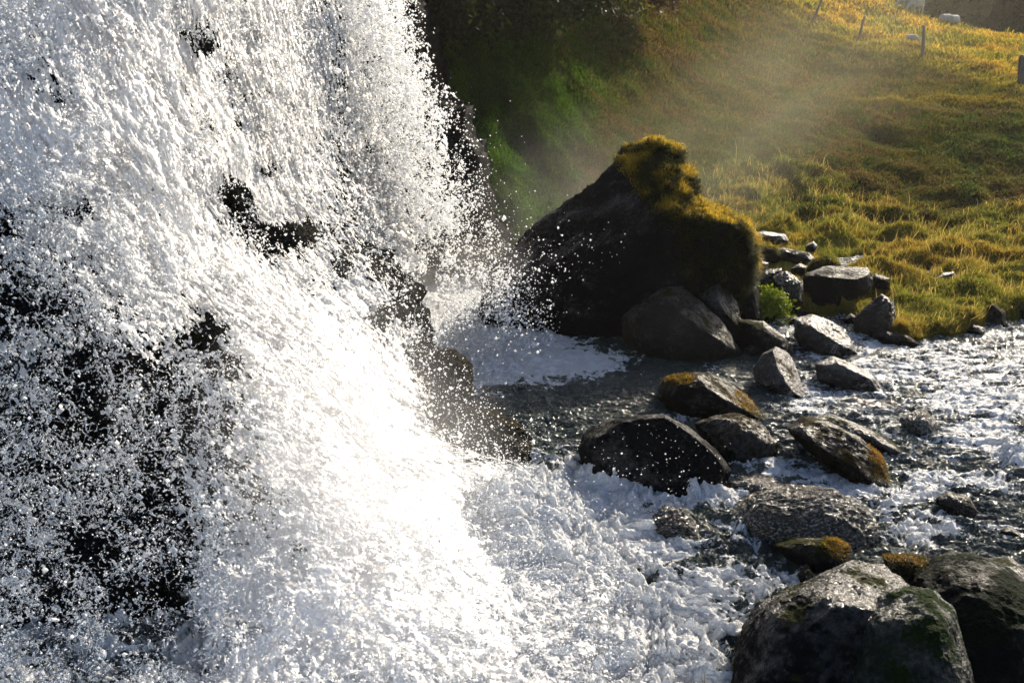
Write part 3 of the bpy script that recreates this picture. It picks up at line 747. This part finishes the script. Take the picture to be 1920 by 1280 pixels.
def fall_mesh():
    nv, nu = 860, 700
    py = np.linspace(-110, 1420, nv)
    u = np.linspace(0, 1, nu)
    PY, U = np.meshgrid(py, u, indexing='ij')
    edge = np.interp(PY, EDGE[:, 0], EDGE[:, 1])
    PX = -170 + (edge + 170) * U
    Y = fallY(PX, PY)
    P = at(PX, PY, Y)
    # --- dark rock behind, wrapped back at its right-hand edge
    rs = (slice(0, None, 4), slice(0, None, 4))
    Pr = P[rs].copy(); Ur = U[rs]; PXr, PYr, Yr = PX[rs], PY[rs], Y[rs]
    rn = fbm(Pr, .9, 5, 301, .5) * .45 + .18 * fbm(Pr, 2.2, 5, 305, .55, ridged=True)
    back = .28 + .25 * sstep(0, .6, density(PXr, PYr)) - .9 * np.clip(rn, -.3, .25) * .6
    low = sstep(820, 900, PYr) * sstep(500, 900, PXr)
    Yn = Yr + back + low * .3
    Pr2 = at(PXr - 8 - 45 * sstep(540, 430, PYr) * sstep(.7, 1, Ur), PYr, Yn)
    ext = []
    for k, dy in enumerate(np.linspace(.05, 1, 30) ** 1.5 * 4.0):
        e = Pr2[:, -1:].copy(); e[..., 1] += dy; e[..., 0] += .04 - .4 * dy; e[..., 2] -= .1 * dy
        e += min(1, dy * 2 + .15) * (.38 * fbm(e, 1.8, 5, 320, .6) + .14 * fbm(e, 6, 3, 325))[..., None] * np.array([1, .4, .8]); ext.append(e)
    A = np.concatenate([Pr2] + ext, 1)
    o = mk_mesh('cliff', A.reshape(-1, 3), grid_faces(A.shape[1], A.shape[0]), M_cliff)
    tag(o, 'black wet cliff face behind the waterfall', 'cliff', kind='structure')
    # --- torn sheets of falling water
    for li, (off, amp, cut, seed, nm, lab) in enumerate([
            (0.0, 1.0, .0, 400, 'waterfall', 'main curtain of white water tumbling down the dark cliff'),
            (-.30, 1.25, .42, 450, 'waterfall_spray_sheet', 'torn outer veil of splashing white water in front of the falls')]):
        de = density(PX, PY)
        G = at(PX, PY, Y)
        # stretch noise along the fall (z) where the water drops freely
        Q = (G + np.array([.25, 0, 0]) * G[..., 2:3]) * np.array([1, 1, .5])
        wv = np.stack([fbm(Q, 1.5, 3, seed), fbm(Q, 1.5, 3, seed + 9), fbm(Q, 1.5, 3, seed + 18)], -1) * .35
        big = fbm(Q + wv, 1.4, 3, seed + 30)
        mid = fbm(Q + wv, 6.0, 5, seed + 40, .62, ridged=True)
        fin = fbm(Q, 24, 3, seed + 50, .7)
        smooth = blobs(PX, PY, [(620, 590, 70, 70, .7), (700, 750, 120, 130, .8), (850, 1000, 200, 170, .9), (520, 520, 40, 40, .4), (700, 1150, 200, 120, .6), (300, 1000, 80, 90, .0)])
        sm = 1 - .75 * np.clip(smooth, 0, 1)
        dY = off - amp * (.14 * big + .055 * mid * sm + .028 * fin * (.4 + .6 * sm)) * (Y / 5.0)
        dY *= 1 - .8 * sstep(.93, 1.0, U) * (PY > 860)
        G = at(PX, PY, Y + dY)
        G[..., 2] += .05 * fbm(Q, 5, 3, seed + 60) * (Y / 5)
        speck = fbm(Q, 20, 4, seed + 70, .85); coarse = fbm(Q + wv, 3.0, 4, seed + 80, .6)
        thr = de - cut + np.where(PX < 520, .85, .55) * coarse + 1.25 * speck - .44 + .50 * np.clip(smooth, 0, 1) * (cut == 0)
        # edges of the mass fray
        fray = sstep(1.0, .90, U + .05 * coarse) * .8 + .2
        fray = np.where(PY < 480, sstep(1.06, .80, U + .1 * coarse), fray)
        fray = np.where(PY > 860, np.minimum(fray, sstep(1.02, .62, U + .35 * coarse) + .12), fray)
        thr = thr - (1 - fray) * .8
        keep = (thr[:-1, :-1] > 0) & (thr[1:, 1:] > 0) & (thr[:-1, 1:] > -.05)
        f = grid_faces(nu, nv, keep)
        V, f = compact(G.reshape(-1, 3), f)
        o = mk_mesh(nm, V, f, M_white)
        tag(o, lab, 'waterfall', kind='structure')
fall_mesh()

def back_fall():
    nv, nu = 420, 300
    py = np.linspace(-110, 510, nv); u = np.linspace(0, 1, nu)
    PY, U = np.meshgrid(py, u, indexing='ij')
    right = np.interp(PY, [-110, 0, 120, 185, 215, 300, 380, 450, 510], [770, 778, 790, 800, 850, 880, 895, 915, 950])
    PX = 560 + (right - 560) * U
    Y = 12.6 - .8 * (1 - U) - .9 * sstep(300, 520, PY) + .6 * sstep(150, -100, PY)
    rs = (slice(0, None, 4), slice(0, None, 3))
    Pr = at(PX[rs], PY[rs], Y[rs] + .5)
    Pr[..., 1] -= .5 * np.clip(fbm(Pr, .8, 5, 501), -.4, .6)
    ext = []
    for dy in np.linspace(.02, 1, 30) ** 1.5 * 3.5:
        e = Pr[:, -1:].copy(); e[..., 0] += .10 * math.sin(min(dy, 2)); e[..., 1] += dy
        e += (.40 * fbm(e, 1.3, 5, 511, .6) + .10 * fbm(e, 6, 3, 515))[..., None] * np.array([1, .4, .6]); ext.append(e)
    A = np.concatenate([Pr] + ext, 1)
    tag(mk_mesh('cliff', A.reshape(-1, 3), grid_faces(A.shape[1], A.shape[0]), M_cliff), 'dark rock wall behind the far side of the falls', 'cliff', kind='structure')
    left = np.interp(PY, [-110, 0, 100, 200, 300, 400, 480], [600, 615, 660, 690, 700, 735, 760])
    de = .95 - .75 * sstep(-25, 75, PX - left) + .25 * blobs(PX, PY, [(760, 160, 40, 60, .5), (870, 330, 14, 90, .9), (800, 440, 60, 50, .6), (730, 30, 20, 60, .4)])
    P = at(PX, PY, Y)
    Q = P * np.array([1, 1, .45])
    wv = np.stack([fbm(Q, 1.0, 3, 520), 0 * PX, fbm(Q, 1.0, 3, 530)], -1) * .4
    mid = fbm(Q + wv, 2.6, 5, 540, .62, ridged=True); sp = fbm(Q, 7, 4, 550, .75); co = fbm(Q + wv, 1.4, 4, 560)
    G = at(PX, PY, Y - .3 * mid - .12 * sp - .3 * co)
    thr = de + .5 * co + 1.0 * sp - .45 - .6 * sstep(.9, 1.0, U + .1 * co)
    keep = (thr[:-1, :-1] > 0) & (thr[1:, 1:] > 0)
    V, f = compact(G.reshape(-1, 3), grid_faces(nu, nv, keep))
    tag(mk_mesh('waterfall', V, f, M_white), 'far strand of the waterfall dropping into the upper pool', 'waterfall', kind='structure')
back_fall()

# ------------------------------------------------------------------ drops
OCT_V = np.array([(1, 0, 0), (-1, 0, 0), (0, 1, 0), (0, -1, 0), (0, 0, 1), (0, 0, -1)], float)
OCT_F = np.array([(0, 2, 4), (2, 1, 4), (1, 3, 4), (3, 0, 4), (2, 0, 5), (1, 2, 5), (3, 1, 5), (0, 3, 5)])
def drops(name, P, r, label, seed, stretch=.5, mat=None):
    g = np.random.default_rng(seed); n = len(P)
    A = g.normal(size=(n, 3)); A[:, 2] -= .8; A /= np.linalg.norm(A, axis=1)[:, None]
    V = OCT_V[None] * r[:, None, None] * g.uniform(.7, 1.3, (n, 6, 1))
    k = 1 + stretch * np.abs(g.normal(size=n))
    V = V + (V @ A[:, :, None]) * A[:, None, :] * (k - 1)[:, None, None]
    V = V + P[:, None]
    f = (OCT_F[None] + np.arange(n)[:, None, None] * 6).reshape(-1, 3)
    o = mk_mesh(name, V.reshape(-1, 3), f, mat or M_drop)
    tag(o, label, 'spray', kind='stuff'); return o

def pick(n, fn, x0, x1, y0, y1, g):
    px = g.uniform(x0, x1, n); py = g.uniform(y0, y1, n)
    k = g.uniform(size=n) < fn(px, py); return px[k], py[k]

g = np.random.default_rng(77)
def near_spray(px, py):
    e = np.interp(py, EDGE[:, 0], EDGE[:, 1])
    d = np.clip(density(px, py), 0, 1)
    inside = sstep(30, -30, px - e)
    cl = .5 + .9 * fbm(np.stack([px, py, 0 * px], -1) / 60, 1.0, 4, 600)
    cl = np.where(px < 420, cl * np.clip(.9 + 2.2 * fbm(np.stack([px, py * .7, 0 * px], -1) / 110, 1.0, 3, 605), .25, 1.6), cl)
    return inside * np.where(px > 690, .30 + .5 * d, np.where(px > 340, (.12 + .7 * d) * (1 - .35 * sstep(.7, 1, d)), .35 + .5 * d)) * np.clip(cl, .1, 1)
px, py = pick(420000, near_spray, -60, 1250, -60, 1340, g)
n = len(px)
Y = fallY(px, py)
off = -.05 + g.exponential(.28, n)
r = np.exp(g.normal(-5.85, .55, n)) * (Y / 4.6)
dk = (1 - density(px, py))
r = r * np.where(dk < .3, .72, 1.0)
Pn = at(px, py, Y - np.clip(off, -.05, 1.2))
gl = (dk > .35) & (px < 420) & (g.uniform(size=n) < .75)
drops('water_spray', Pn[~gl], r[~gl], 'white drops of water flung out all over the front of the falls', 78)
drops('water_spray', Pn[gl], r[gl] * 1.5, 'clear drops falling in front of the black hollow at the left', 178, mat=M_glass)

# drops around the far strand and over the dark gap
def far_spray(px, py):
    left = np.interp(py, [-110, 0, 100, 200, 300, 400, 480], [600, 615, 660, 690, 700, 735, 760])
    right = np.interp(py, [-60, 0, 120, 200, 300, 400, 480, 560, 640], [775, 785, 800, 855, 890, 925, 945, 975, 1040])
    a = sstep(-60, 40, px - left) * sstep(30, -70, px - right)
    cl = .45 + 1.1 * fbm(np.stack([px, py * .6, 0 * px], -1) / 40, 1.0, 4, 620)
    return np.clip(a * cl, 0, 1)
px, py = pick(120000, far_spray, 600, 1100, -50, 650, g)
n = len(px)
Y = np.where(py < 480, g.uniform(9.5, 12.2, n), g.uniform(8.5, 9.8, n))
P = at(px, py, Y); P[:, 2] = np.maximum(P[:, 2], .05)
drops('water_spray', P, np.exp(g.normal(-5.0, .5, n)), 'fine drops drifting off the far strand of the falls', 79)

# loose drops in front of the great boulder and the black boulder
def loose(px, py):
    return np.clip(blobs(px, py, [(960, 560, 40, 70, .9), (990, 520, 60, 80, .3), (1090, 470, 60, 40, .12), (980, 610, 40, 30, .7), (930, 430, 40, 90, .25), (880, 300, 40, 100, .12),
                                  (1220, 850, 110, 50, .07), (1150, 900, 160, 60, .1), (880, 780, 50, 60, .9), (960, 830, 60, 40, .8), (840, 700, 40, 50, .5), (1000, 560, 40, 60, .2)]), 0, 1)
px, py = pick(36000, loose, 780, 1400, 100, 1000, g)
n = len(px); Y = np.where(py < 650, g.uniform(7.2, 8.6, n), g.uniform(4.6, 5.2, n))
drops('water_spray', at(px, py, Y), np.exp(g.normal(-5.75, .5, n)) * Y / 5.5, 'sparse bright drops hanging in front of the dark boulders', 80, stretch=.2)

# strings and ligaments of water torn off the falls: beads along wandering arcs
def strings(name, starts, Yf, rad, label, seed, steps=22, grav=.7, mat=None):
    g = np.random.default_rng(seed); n = len(starts)
    P0 = at(starts[:, 0], starts[:, 1], Yf)
    v = g.normal(size=(n, 3)) * np.array([1, .5, 1]); v[:, 0] += .35
    v /= np.linalg.norm(v, axis=1)[:, None]
    pts = []; rr = []
    p = P0.copy()
    for k in range(steps):
        v = v + g.normal(size=(n, 3)) * .35; v[:, 2] -= grav * .08
        v /= np.linalg.norm(v, axis=1)[:, None]
        p = p + v * (rad * 1.25)[:, None]
        pts.append(p.copy()); rr.append(rad * g.uniform(.35, 1.25, n) * (1 - .7 * k / steps))
    P = np.concatenate(pts); r_ = np.concatenate(rr)
    return drops(name, P, r_, label, seed + 1, stretch=.4, mat=mat)
m = 5200
px, py = pick(60000, lambda x, y: near_spray(x, y) * (.12 + .88 * np.clip(1 - density(x, y), 0, 1) * (x < 420)), -40, 1150, -40, 1300, g)
st = np.stack([px, py], -1)[:m]
Yf = fallY(st[:, 0], st[:, 1]) - g.uniform(.05, .6, len(st))
strings('water_strands', st, Yf, np.exp(g.normal(-5.35, .35, len(st))) * Yf / 4.6, 'twisted strands and blobs of water torn from the near falls', 90, mat=M_glass)
def edge_splash(px, py):
    left = np.interp(py, [-110, 0, 100, 200, 300, 400, 480], [640, 655, 700, 730, 740, 775, 800])
    return sstep(-50, 10, px - left) * sstep(110, 30, px - left)
px, py = pick(9000, edge_splash, 600, 900, -50, 430, g)
st = np.stack([px, py], -1)[:2600]
Yf = g.uniform(9.5, 11.5, len(st))
strings('water_strands', st, Yf, np.exp(g.normal(-4.5, .35, len(st))), 'ragged strands thrown sideways from the upper falls', 95, steps=11)

# ------------------------------------------------------------------ fence posts
def post_mat():
    t = MT('weathered_wood')
    v = t.scalev(30, 30, 4)
    c = t.mix(t.noise(1.0, 5, .6, v), (.06, .045, .035), (.20, .15, .12))
    return t.done(t.n('BsdfPrincipled', {'Base Color': c, 'Roughness': .85, 'Normal': t.bump(t.noise(1.5, 4, .6, v), .5, .02)}).outputs[0])
M_post = post_mat()
def fence_post(bx, by, tx, ty, Y, w, label, seed):
    b = ground_at(bx, by); Y = b[1]; t = at(tx, ty, Y)
    g = np.random.default_rng(seed)
    k, nr = 12, 9
    V = []
    for i in range(nr):
        s = i / (nr - 1); c = b + (t - b) * s; c = c + np.array([.02, .02, 0]) * math.sin(s * 3 + seed)
        rad = w * (.55 - .08 * s) * (.75 if i == nr - 1 else 1)
        for j in range(k):
            a = 2 * math.pi * j / k; q = rad * (1 + g.normal() * .05)
            V.append(c + np.array([math.cos(a) * q, math.sin(a) * q, 0]))
    f = []
    for i in range(nr - 1):
        for j in range(k):
            f.append((i * k + j, i * k + (j + 1) % k, (i + 1) * k + (j + 1) % k, (i + 1) * k + j))
    c = len(V); V.append(t + np.array([0, 0, .03]))
    V = np.array(V) - b
    for j in range(k): f.append(((nr - 1) * k + j, (nr - 1) * k + (j + 1) % k, c, c))
    me = bpy.data.meshes.new('fence_post'); me.from_pydata(V.tolist(), [], [tuple(dict.fromkeys(q)) for q in f]); me.update()
    me.materials.append(M_post)
    o = bpy.data.objects.new('fence_post', me); COL.objects.link(o); o.location = b
    tag(o, label, 'fence post', 'old wooden posts along the pasture edge')
fence_post(1728, 108, 1733, 48, 30.2, .12, 'upright grey wooden post on the pasture edge, the tallest one', 1)
fence_post(1608, 80, 1622, 31, 34.5, .10, 'thin wooden post leaning right, next left of the tallest post', 2)
fence_post(1523, 44, 1543, -4, 38.5, .11, 'leaning wooden post farthest up the slope, cut by the top border', 3)
fence_post(1915, 158, 1916, 104, 25.5, .20, 'thick wooden post standing at the right border of the pasture', 4)

# ------------------------------------------------------------------ sheep
def wool_mat(name, c1, c2):
    t = MT(name)
    n = t.noise(30, 4, .7)
    return t.done(t.n('BsdfPrincipled', {'Base Color': t.mix(n, c1, c2), 'Roughness': 1.0, 'Specular IOR Level': .1, 'Normal': t.bump(n, 1, .04),
                                         'Sheen Weight': .3}).outputs[0])
M_wool = wool_mat('wool', (.30, .27, .22), (.58, .54, .46)); M_face = wool_mat('sheep_face', (.05, .04, .035), (.12, .10, .08))
def skin_mesh(name, pts, edges, radii, mat, parent=None, sub=2, wob=0.0):
    me = bpy.data.meshes.new(name); me.from_pydata(pts, edges, []); me.update()
    o = bpy.data.objects.new(name, me); COL.objects.link(o)
    sk = o.modifiers.new('skin', 'SKIN')
    for i, rd in enumerate(radii): me.skin_vertices[0].data[i].radius = (rd, rd)
    me.skin_vertices[0].data[0].use_root = True
    o.modifiers.new('sub', 'SUBSURF').levels = sub; o.modifiers['sub'].render_levels = sub
    me.materials.append(mat)
    dg = bpy.context.evaluated_depsgraph_get()
    new = bpy.data.meshes.new_from_object(o.evaluated_get(dg)); bpy.data.objects.remove(o)
    if wob:
        V = np.empty(len(new.vertices) * 3, np.float32); new.vertices.foreach_get('co', V); V = V.reshape(-1, 3)
        V += (V / np.maximum(np.linalg.norm(V, axis=1)[:, None], .1)) * (wob * fbm(V, 9, 3, 5))[:, None]
        new.vertices.foreach_set('co', V.ravel())
    for p in new.polygons: p.use_smooth = True
    o = bpy.data.objects.new(name, new); COL.objects.link(o)
    if parent: o.parent = parent
    return o
def sheep(px, py, Y, rz, label, lying=False, scale=1.0, graze=True):
    P = ground_at(px, py)
    pts = [(0, 0, .62), (.32, 0, .64), (-.34, 0, .62), (.52, 0, .70 if not graze else .58), (.66, 0, .84 if not graze else .38), (.80, 0, .80 if not graze else .22)]
    rad = [.27, .25, .25, .14, .10, .05]; ed = [(0, 1), (0, 2), (1, 3), (3, 4), (4, 5)]
    if not lying:
        for x in (.28, -.32):
            for y in (.11, -.11):
                i = len(pts); pts += [(x, y, .42), (x + .02, y, .2), (x, y, .0)]; rad += [.08, .04, .035]
                ed += [(1 if x > 0 else 2, i), (i, i + 1), (i + 1, i + 2)]
    else: pts = [(x, y, z - .36) for x, y, z in pts]
    o = skin_mesh('sheep', [(x * scale, y * scale, z * scale) for x, y, z in pts], ed, [q * scale for q in rad], M_wool, wob=.05 * scale)
    tag(o, label, 'sheep', 'sheep grazing on the pasture')
    for y in (.07, -.07):
        hx, hz = (.66, .90) if not graze else (.66, .44)
        if lying: hz -= .36
        e = skin_mesh('ear', [(0, 0, 0), (0, y * 1.3 * scale, -.02 * scale)], [(0, 1)], [.03 * scale, .015 * scale], M_face, o, 1)
        e.location = (hx * scale, y * scale, hz * scale)
    o.location = P; o.rotation_euler = (0, 0, rz)
    return o
sheep(1718, 25, 44.0, R(200), 'woolly sheep grazing in front of another near the top border', scale=.85)
sheep(1700, 20, 45.5, R(185), 'darker sheep half hidden behind its neighbour at the top border', scale=.85)
sheep(1771, 29, 52.0, R(20), 'small distant sheep lying high on the golden pasture', lying=True, scale=.75)
sheep(1786, 37, 50.0, R(30), 'lowest of the distant sheep, lying just right of another', lying=True, scale=.75)
sheep(1706, 78, 37.0, R(-20), 'white lamb lying in the grass left of the tallest post', lying=True, scale=.5)

# ------------------------------------------------------------------ leaf clumps: trees, shrubs, plant
def leafquads(P, size, col, seed, flat=0.0):
    g = np.random.default_rng(seed); n = len(P)
    a = g.normal(size=(n, 3)); a /= np.linalg.norm(a, axis=1)[:, None]
    b = np.cross(a, g.normal(size=(n, 3))); b /= np.linalg.norm(b, axis=1)[:, None]
    s = size[:, None]
    V = np.stack([P - a * s, P + b * s * .45, P + a * s, P - b * s * .45], 1)
    f = (np.arange(4)[None] + np.arange(n)[:, None] * 4)
    return V.reshape(-1, 3), f, np.repeat(col, 4, 0)

M_bark = rock_mat('bark', (.03, .022, .016), (.07, .05, .035), mossamt=.3, wet=0, rough=.8)
def tree(px, py, Y, H, Wd, label, seed, c1, c2, n=9000, leaf=.22, conic=.3, name='tree', group='trees beyond the pasture', droop=0):
    g = np.random.default_rng(seed)
    base = at(px, py, Y); base[2] -= 1.0 if name == 'tree' else 0
    e = empty(name, base, label, 'tree' if name == 'tree' else 'shrub', group)
    pts = [(0, 0, -.1)]; ed = []; rad = [H * .03]
    nt = 6
    for i in range(1, nt + 1):
        pts.append((g.normal() * .02 * H, g.normal() * .02 * H, H * .9 * i / nt)); ed.append((i - 1, i)); rad.append(H * .03 * (1 - .8 * i / nt))
    limbs = []
    for i in range(2, nt + 1):
        for k in range(3):
            a = g.uniform(0, 2 * math.pi); L = Wd * .5 * (1 - conic * i / nt) * g.uniform(.6, 1)
            p = np.array(pts[i]); q = p + np.array([math.cos(a) * L, math.sin(a) * L, L * g.uniform(.1, .6)])
            mid = (p + q) / 2 + g.normal(size=3) * .04 * H
            j = len(pts); pts += [tuple(mid), tuple(q)]; ed += [(i, j), (j, j + 1)]; rad += [H * .010, H * .004]; limbs.append((p, q))
    skin_mesh('trunk', pts, ed, rad, M_bark, e, 1)
    C = [np.array([g.normal() * Wd * .22, g.normal() * Wd * .22, g.uniform(0, .4) * H]) for _ in range(30)]
    for p, q in limbs:
        for k in range(4):
            C.append(p + (q - p) * g.uniform(.3, 1.1) + g.normal(size=3) * Wd * .06)
    C = np.array(C); cr = g.uniform(.07, .16, len(C)) * Wd
    i = g.integers(0, len(C), n)
    D = g.normal(size=(n, 3)); D /= np.linalg.norm(D, axis=1)[:, None]
    P = C[i] + D * (cr[i] * g.uniform(.3, 1.1, n) ** .5)[:, None] * np.array([1, 1, .7])
    P[:, 2] -= droop * g.uniform(0, 1, n) ** 2
    t = np.clip(g.uniform(size=len(C)) ** 1.5, 0, 1)[i][:, None] * .8 + .2 * g.uniform(size=(n, 1)); col = np.array(c1) * (1 - t) + np.array(c2) * t
    V, f, cc = leafquads(P, leaf * g.uniform(.6, 1.3, n), col, seed + 1)
    mk_mesh('crown', V, f, M_leaf, e, smooth=False, col=cc)
tr = [(1690, -20, 72, 8, 8, 'grey-green tree behind the sheep, cut off by the top border', (.04, .07, .025), (.10, .13, .05)),
      (1745, -10, 70, 7, 7, 'grey-green tree at the top border, left end of the dark wood', (.05, .08, .03), (.12, .15, .06)),
      (1800, 8, 66, 7.5, 7, 'pale olive tree behind the crest above the distant sheep', (.06, .09, .03), (.14, .16, .06)),
      (1845, 25, 68, 8, 7.5, 'dark bushy tree in the middle of the wood behind the pasture', (.005, .014, .007), (.035, .060, .025)),
      (1885, 34, 64, 8, 7.5, 'dense blackish tree second from the right in the wood', (.004, .012, .008), (.025, .045, .022)),
      (1930, 45, 62, 8.5, 8, 'dark tree at the right border of the wood', (.005, .014, .007), (.04, .065, .028)),
      (1780, -10, 82, 9, 9, 'far dark tree seen between the two paler trees', (.012, .025, .015), (.03, .05, .03)),
      (1870, 10, 84, 10, 10, 'tall far tree rising behind the wood', (.012, .025, .015), (.03, .045, .03))]
for k, (px, py, Y, H, Wd, lab, c1, c2) in enumerate(tr):
    tree(px, py + 12, Y, H, Wd, lab, 200 + k, c1, c2, n=7000, leaf=.42)
sh = [(770, 10, 15.6, 'black-green shrub overhanging the rock beside the falls'), (860, 5, 16.6, 'dark shrub on the cliff top, second from the falls'),
      (945, 10, 17.4, 'dark leafy shrub hanging at the top border over the green slope'), (1040, 0, 19.0, 'dark shrub at the top border right of the hanging one'),
      (1120, -12, 21.0, 'small dark shrub at the right end of the cliff-top row'), (1235, -14, 25.5, 'reddish-brown bush at the top border above the hazy slope')]
for k, (px, py, Y, lab) in enumerate(sh):
    red = k == 5
    tree(px, py, Y - .3, 1.5, 2.4 if not red else 2.0, lab, 300 + k, (.02, .03, .012) if not red else (.07, .04, .03), (.045, .06, .02) if not red else (.12, .06, .04), n=6000, leaf=.07,
         name='shrub', group='dark shrubs along the cliff top', droop=.7)

def leafy_plant():
    g = np.random.default_rng(5)
    base = at(1440, 600, 9.9)
    e = empty('leafy_plant', base, 'bright green leafy plant glowing between the dark rocks', 'plant')
    pts = [(0, 0, -.1)]; ed = []; rad = [.02]; tips = []
    for k in range(12):
        a = g.uniform(0, 6.28); L = g.uniform(.1, .3); j = len(pts)
        q = np.array([math.cos(a) * L * .9, math.sin(a) * L * .5, g.uniform(.15, .52)])
        pts += [tuple(q * .5), tuple(q)]; ed += [(0, j), (j, j + 1)]; rad += [.008, .004]; tips += [q, q * .75, q * .5]
    skin_mesh('stem', pts, ed, rad, M_leaf, e, 1)
    C = np.array(tips); n = 1500; i = g.integers(0, len(C), n)
    P = C[i] + g.normal(size=(n, 3)) * .05
    t = g.uniform(size=(n, 1)); col = np.array([.10, .22, .02]) * (1 - t) + np.array([.38, .42, .05]) * t
    V, f, cc = leafquads(P, g.uniform(.02, .045, n), col, 6)
    mk_mesh('foliage', V, f, M_leaf, e, smooth=False, col=cc)
leafy_plant()

def dry_stalks():
    g = np.random.default_rng(15)
    for k, (x, lab) in enumerate([(1268, 'thin dry grass tuft at the bottom border, the left one'), (1305, 'thin dry grass tuft at the bottom border, the right one')]):
        b = at(x, 1310, 3.0)
        n = 9; P = g.normal(size=(n, 3)) * np.array([.02, .02, 0])
        V, f, c = blades(P, g.uniform(.08, .16, n), np.full(n, .004), .25, np.tile([.10, .075, .05], (n, 1)), .1, seed=16 + k)
        o = mk_mesh('dry_grass', V, f, M_grass, col=c); o.location = b
        tag(o, lab, 'dry grass', 'dry grass tufts')
dry_stalks()

# ------------------------------------------------------------------ the misty air
def box(name, x0, x1, y0, y1, z0, z1, mat):
    V = [(x, y, z) for x in (x0, x1) for y in (y0, y1) for z in (z0, z1)]
    Fq = [(0, 1, 3, 2), (4, 6, 7, 5), (0, 4, 5, 1), (2, 3, 7, 6), (0, 2, 6, 4), (1, 5, 7, 3)]
    return mk_mesh(name, np.array(V), np.array(Fq), mat, smooth=False)
def haze():
    t = MT('misty_air')
    v = t.n('VolumePrincipled', {'Color': (1.0, .96, .86, 1), 'Density': .00034, 'Anisotropy': .35})
    t.t.links.new(v.outputs[0], t.out.inputs['Volume'])
    tag(box('haze', -150, 150, -25, 190, -9, 40, t.m), 'thin sunlit mist filling the air over river and hillside', 'haze', kind='stuff')
haze()

def mist(px, py, Y, rx, ry, rz, dens, label, seed, tilt=0.0, col=(1, 1, 1, 1)):
    V, f = ico(4)
    V = V * (1 + .15 * fbm(V, 1.5, 3, seed))[:, None]
    t = MT('drifting_spray')
    tc = t.n('TexCoord').outputs['Object']
    ln = t.n('VectorMath', {0: tc}, operation='LENGTH').outputs['Value']
    fall = t.ramp(ln, (.05, 1.0), (.95, 0.0))
    nz = t.ramp(t.noise(1.7, 4, .6, tc, .5), (.36, 0.0), (.66, 1.0))
    d = t.math('MULTIPLY', t.math('MULTIPLY', fall, nz), dens)
    v = t.n('VolumePrincipled', {'Color': col, 'Density': d, 'Anisotropy': .2})
    t.t.links.new(v.outputs[0], t.out.inputs['Volume'])
    o = mk_mesh('haze', V, f, t.m); o.location = at(px, py, Y); o.scale = (rx, ry, rz); o.rotation_euler = (0, tilt, 0)
    tag(o, label, 'haze', kind='stuff')
mist(660, 930, 4.4, 1.15, .8, 1.5, .8, 'white mist bursting up where the near falls strike the river', 1)
mist(860, 520, 9.5, 1.3, 1.2, .7, .25, 'pale mist over the upper pool at the foot of the far strand', 2)
mist(1400, 220, 15.0, 5.6, 2.5, 2.2, .065, 'drifting veil of sunlit spray before the hazy hillside', 3, R(-30), (1, .94, .72, 1))
mist(1060, 380, 12.5, 1.8, 1.5, 1.8, .07, 'thin smoky spray rising left of the huge mossy boulder', 4)
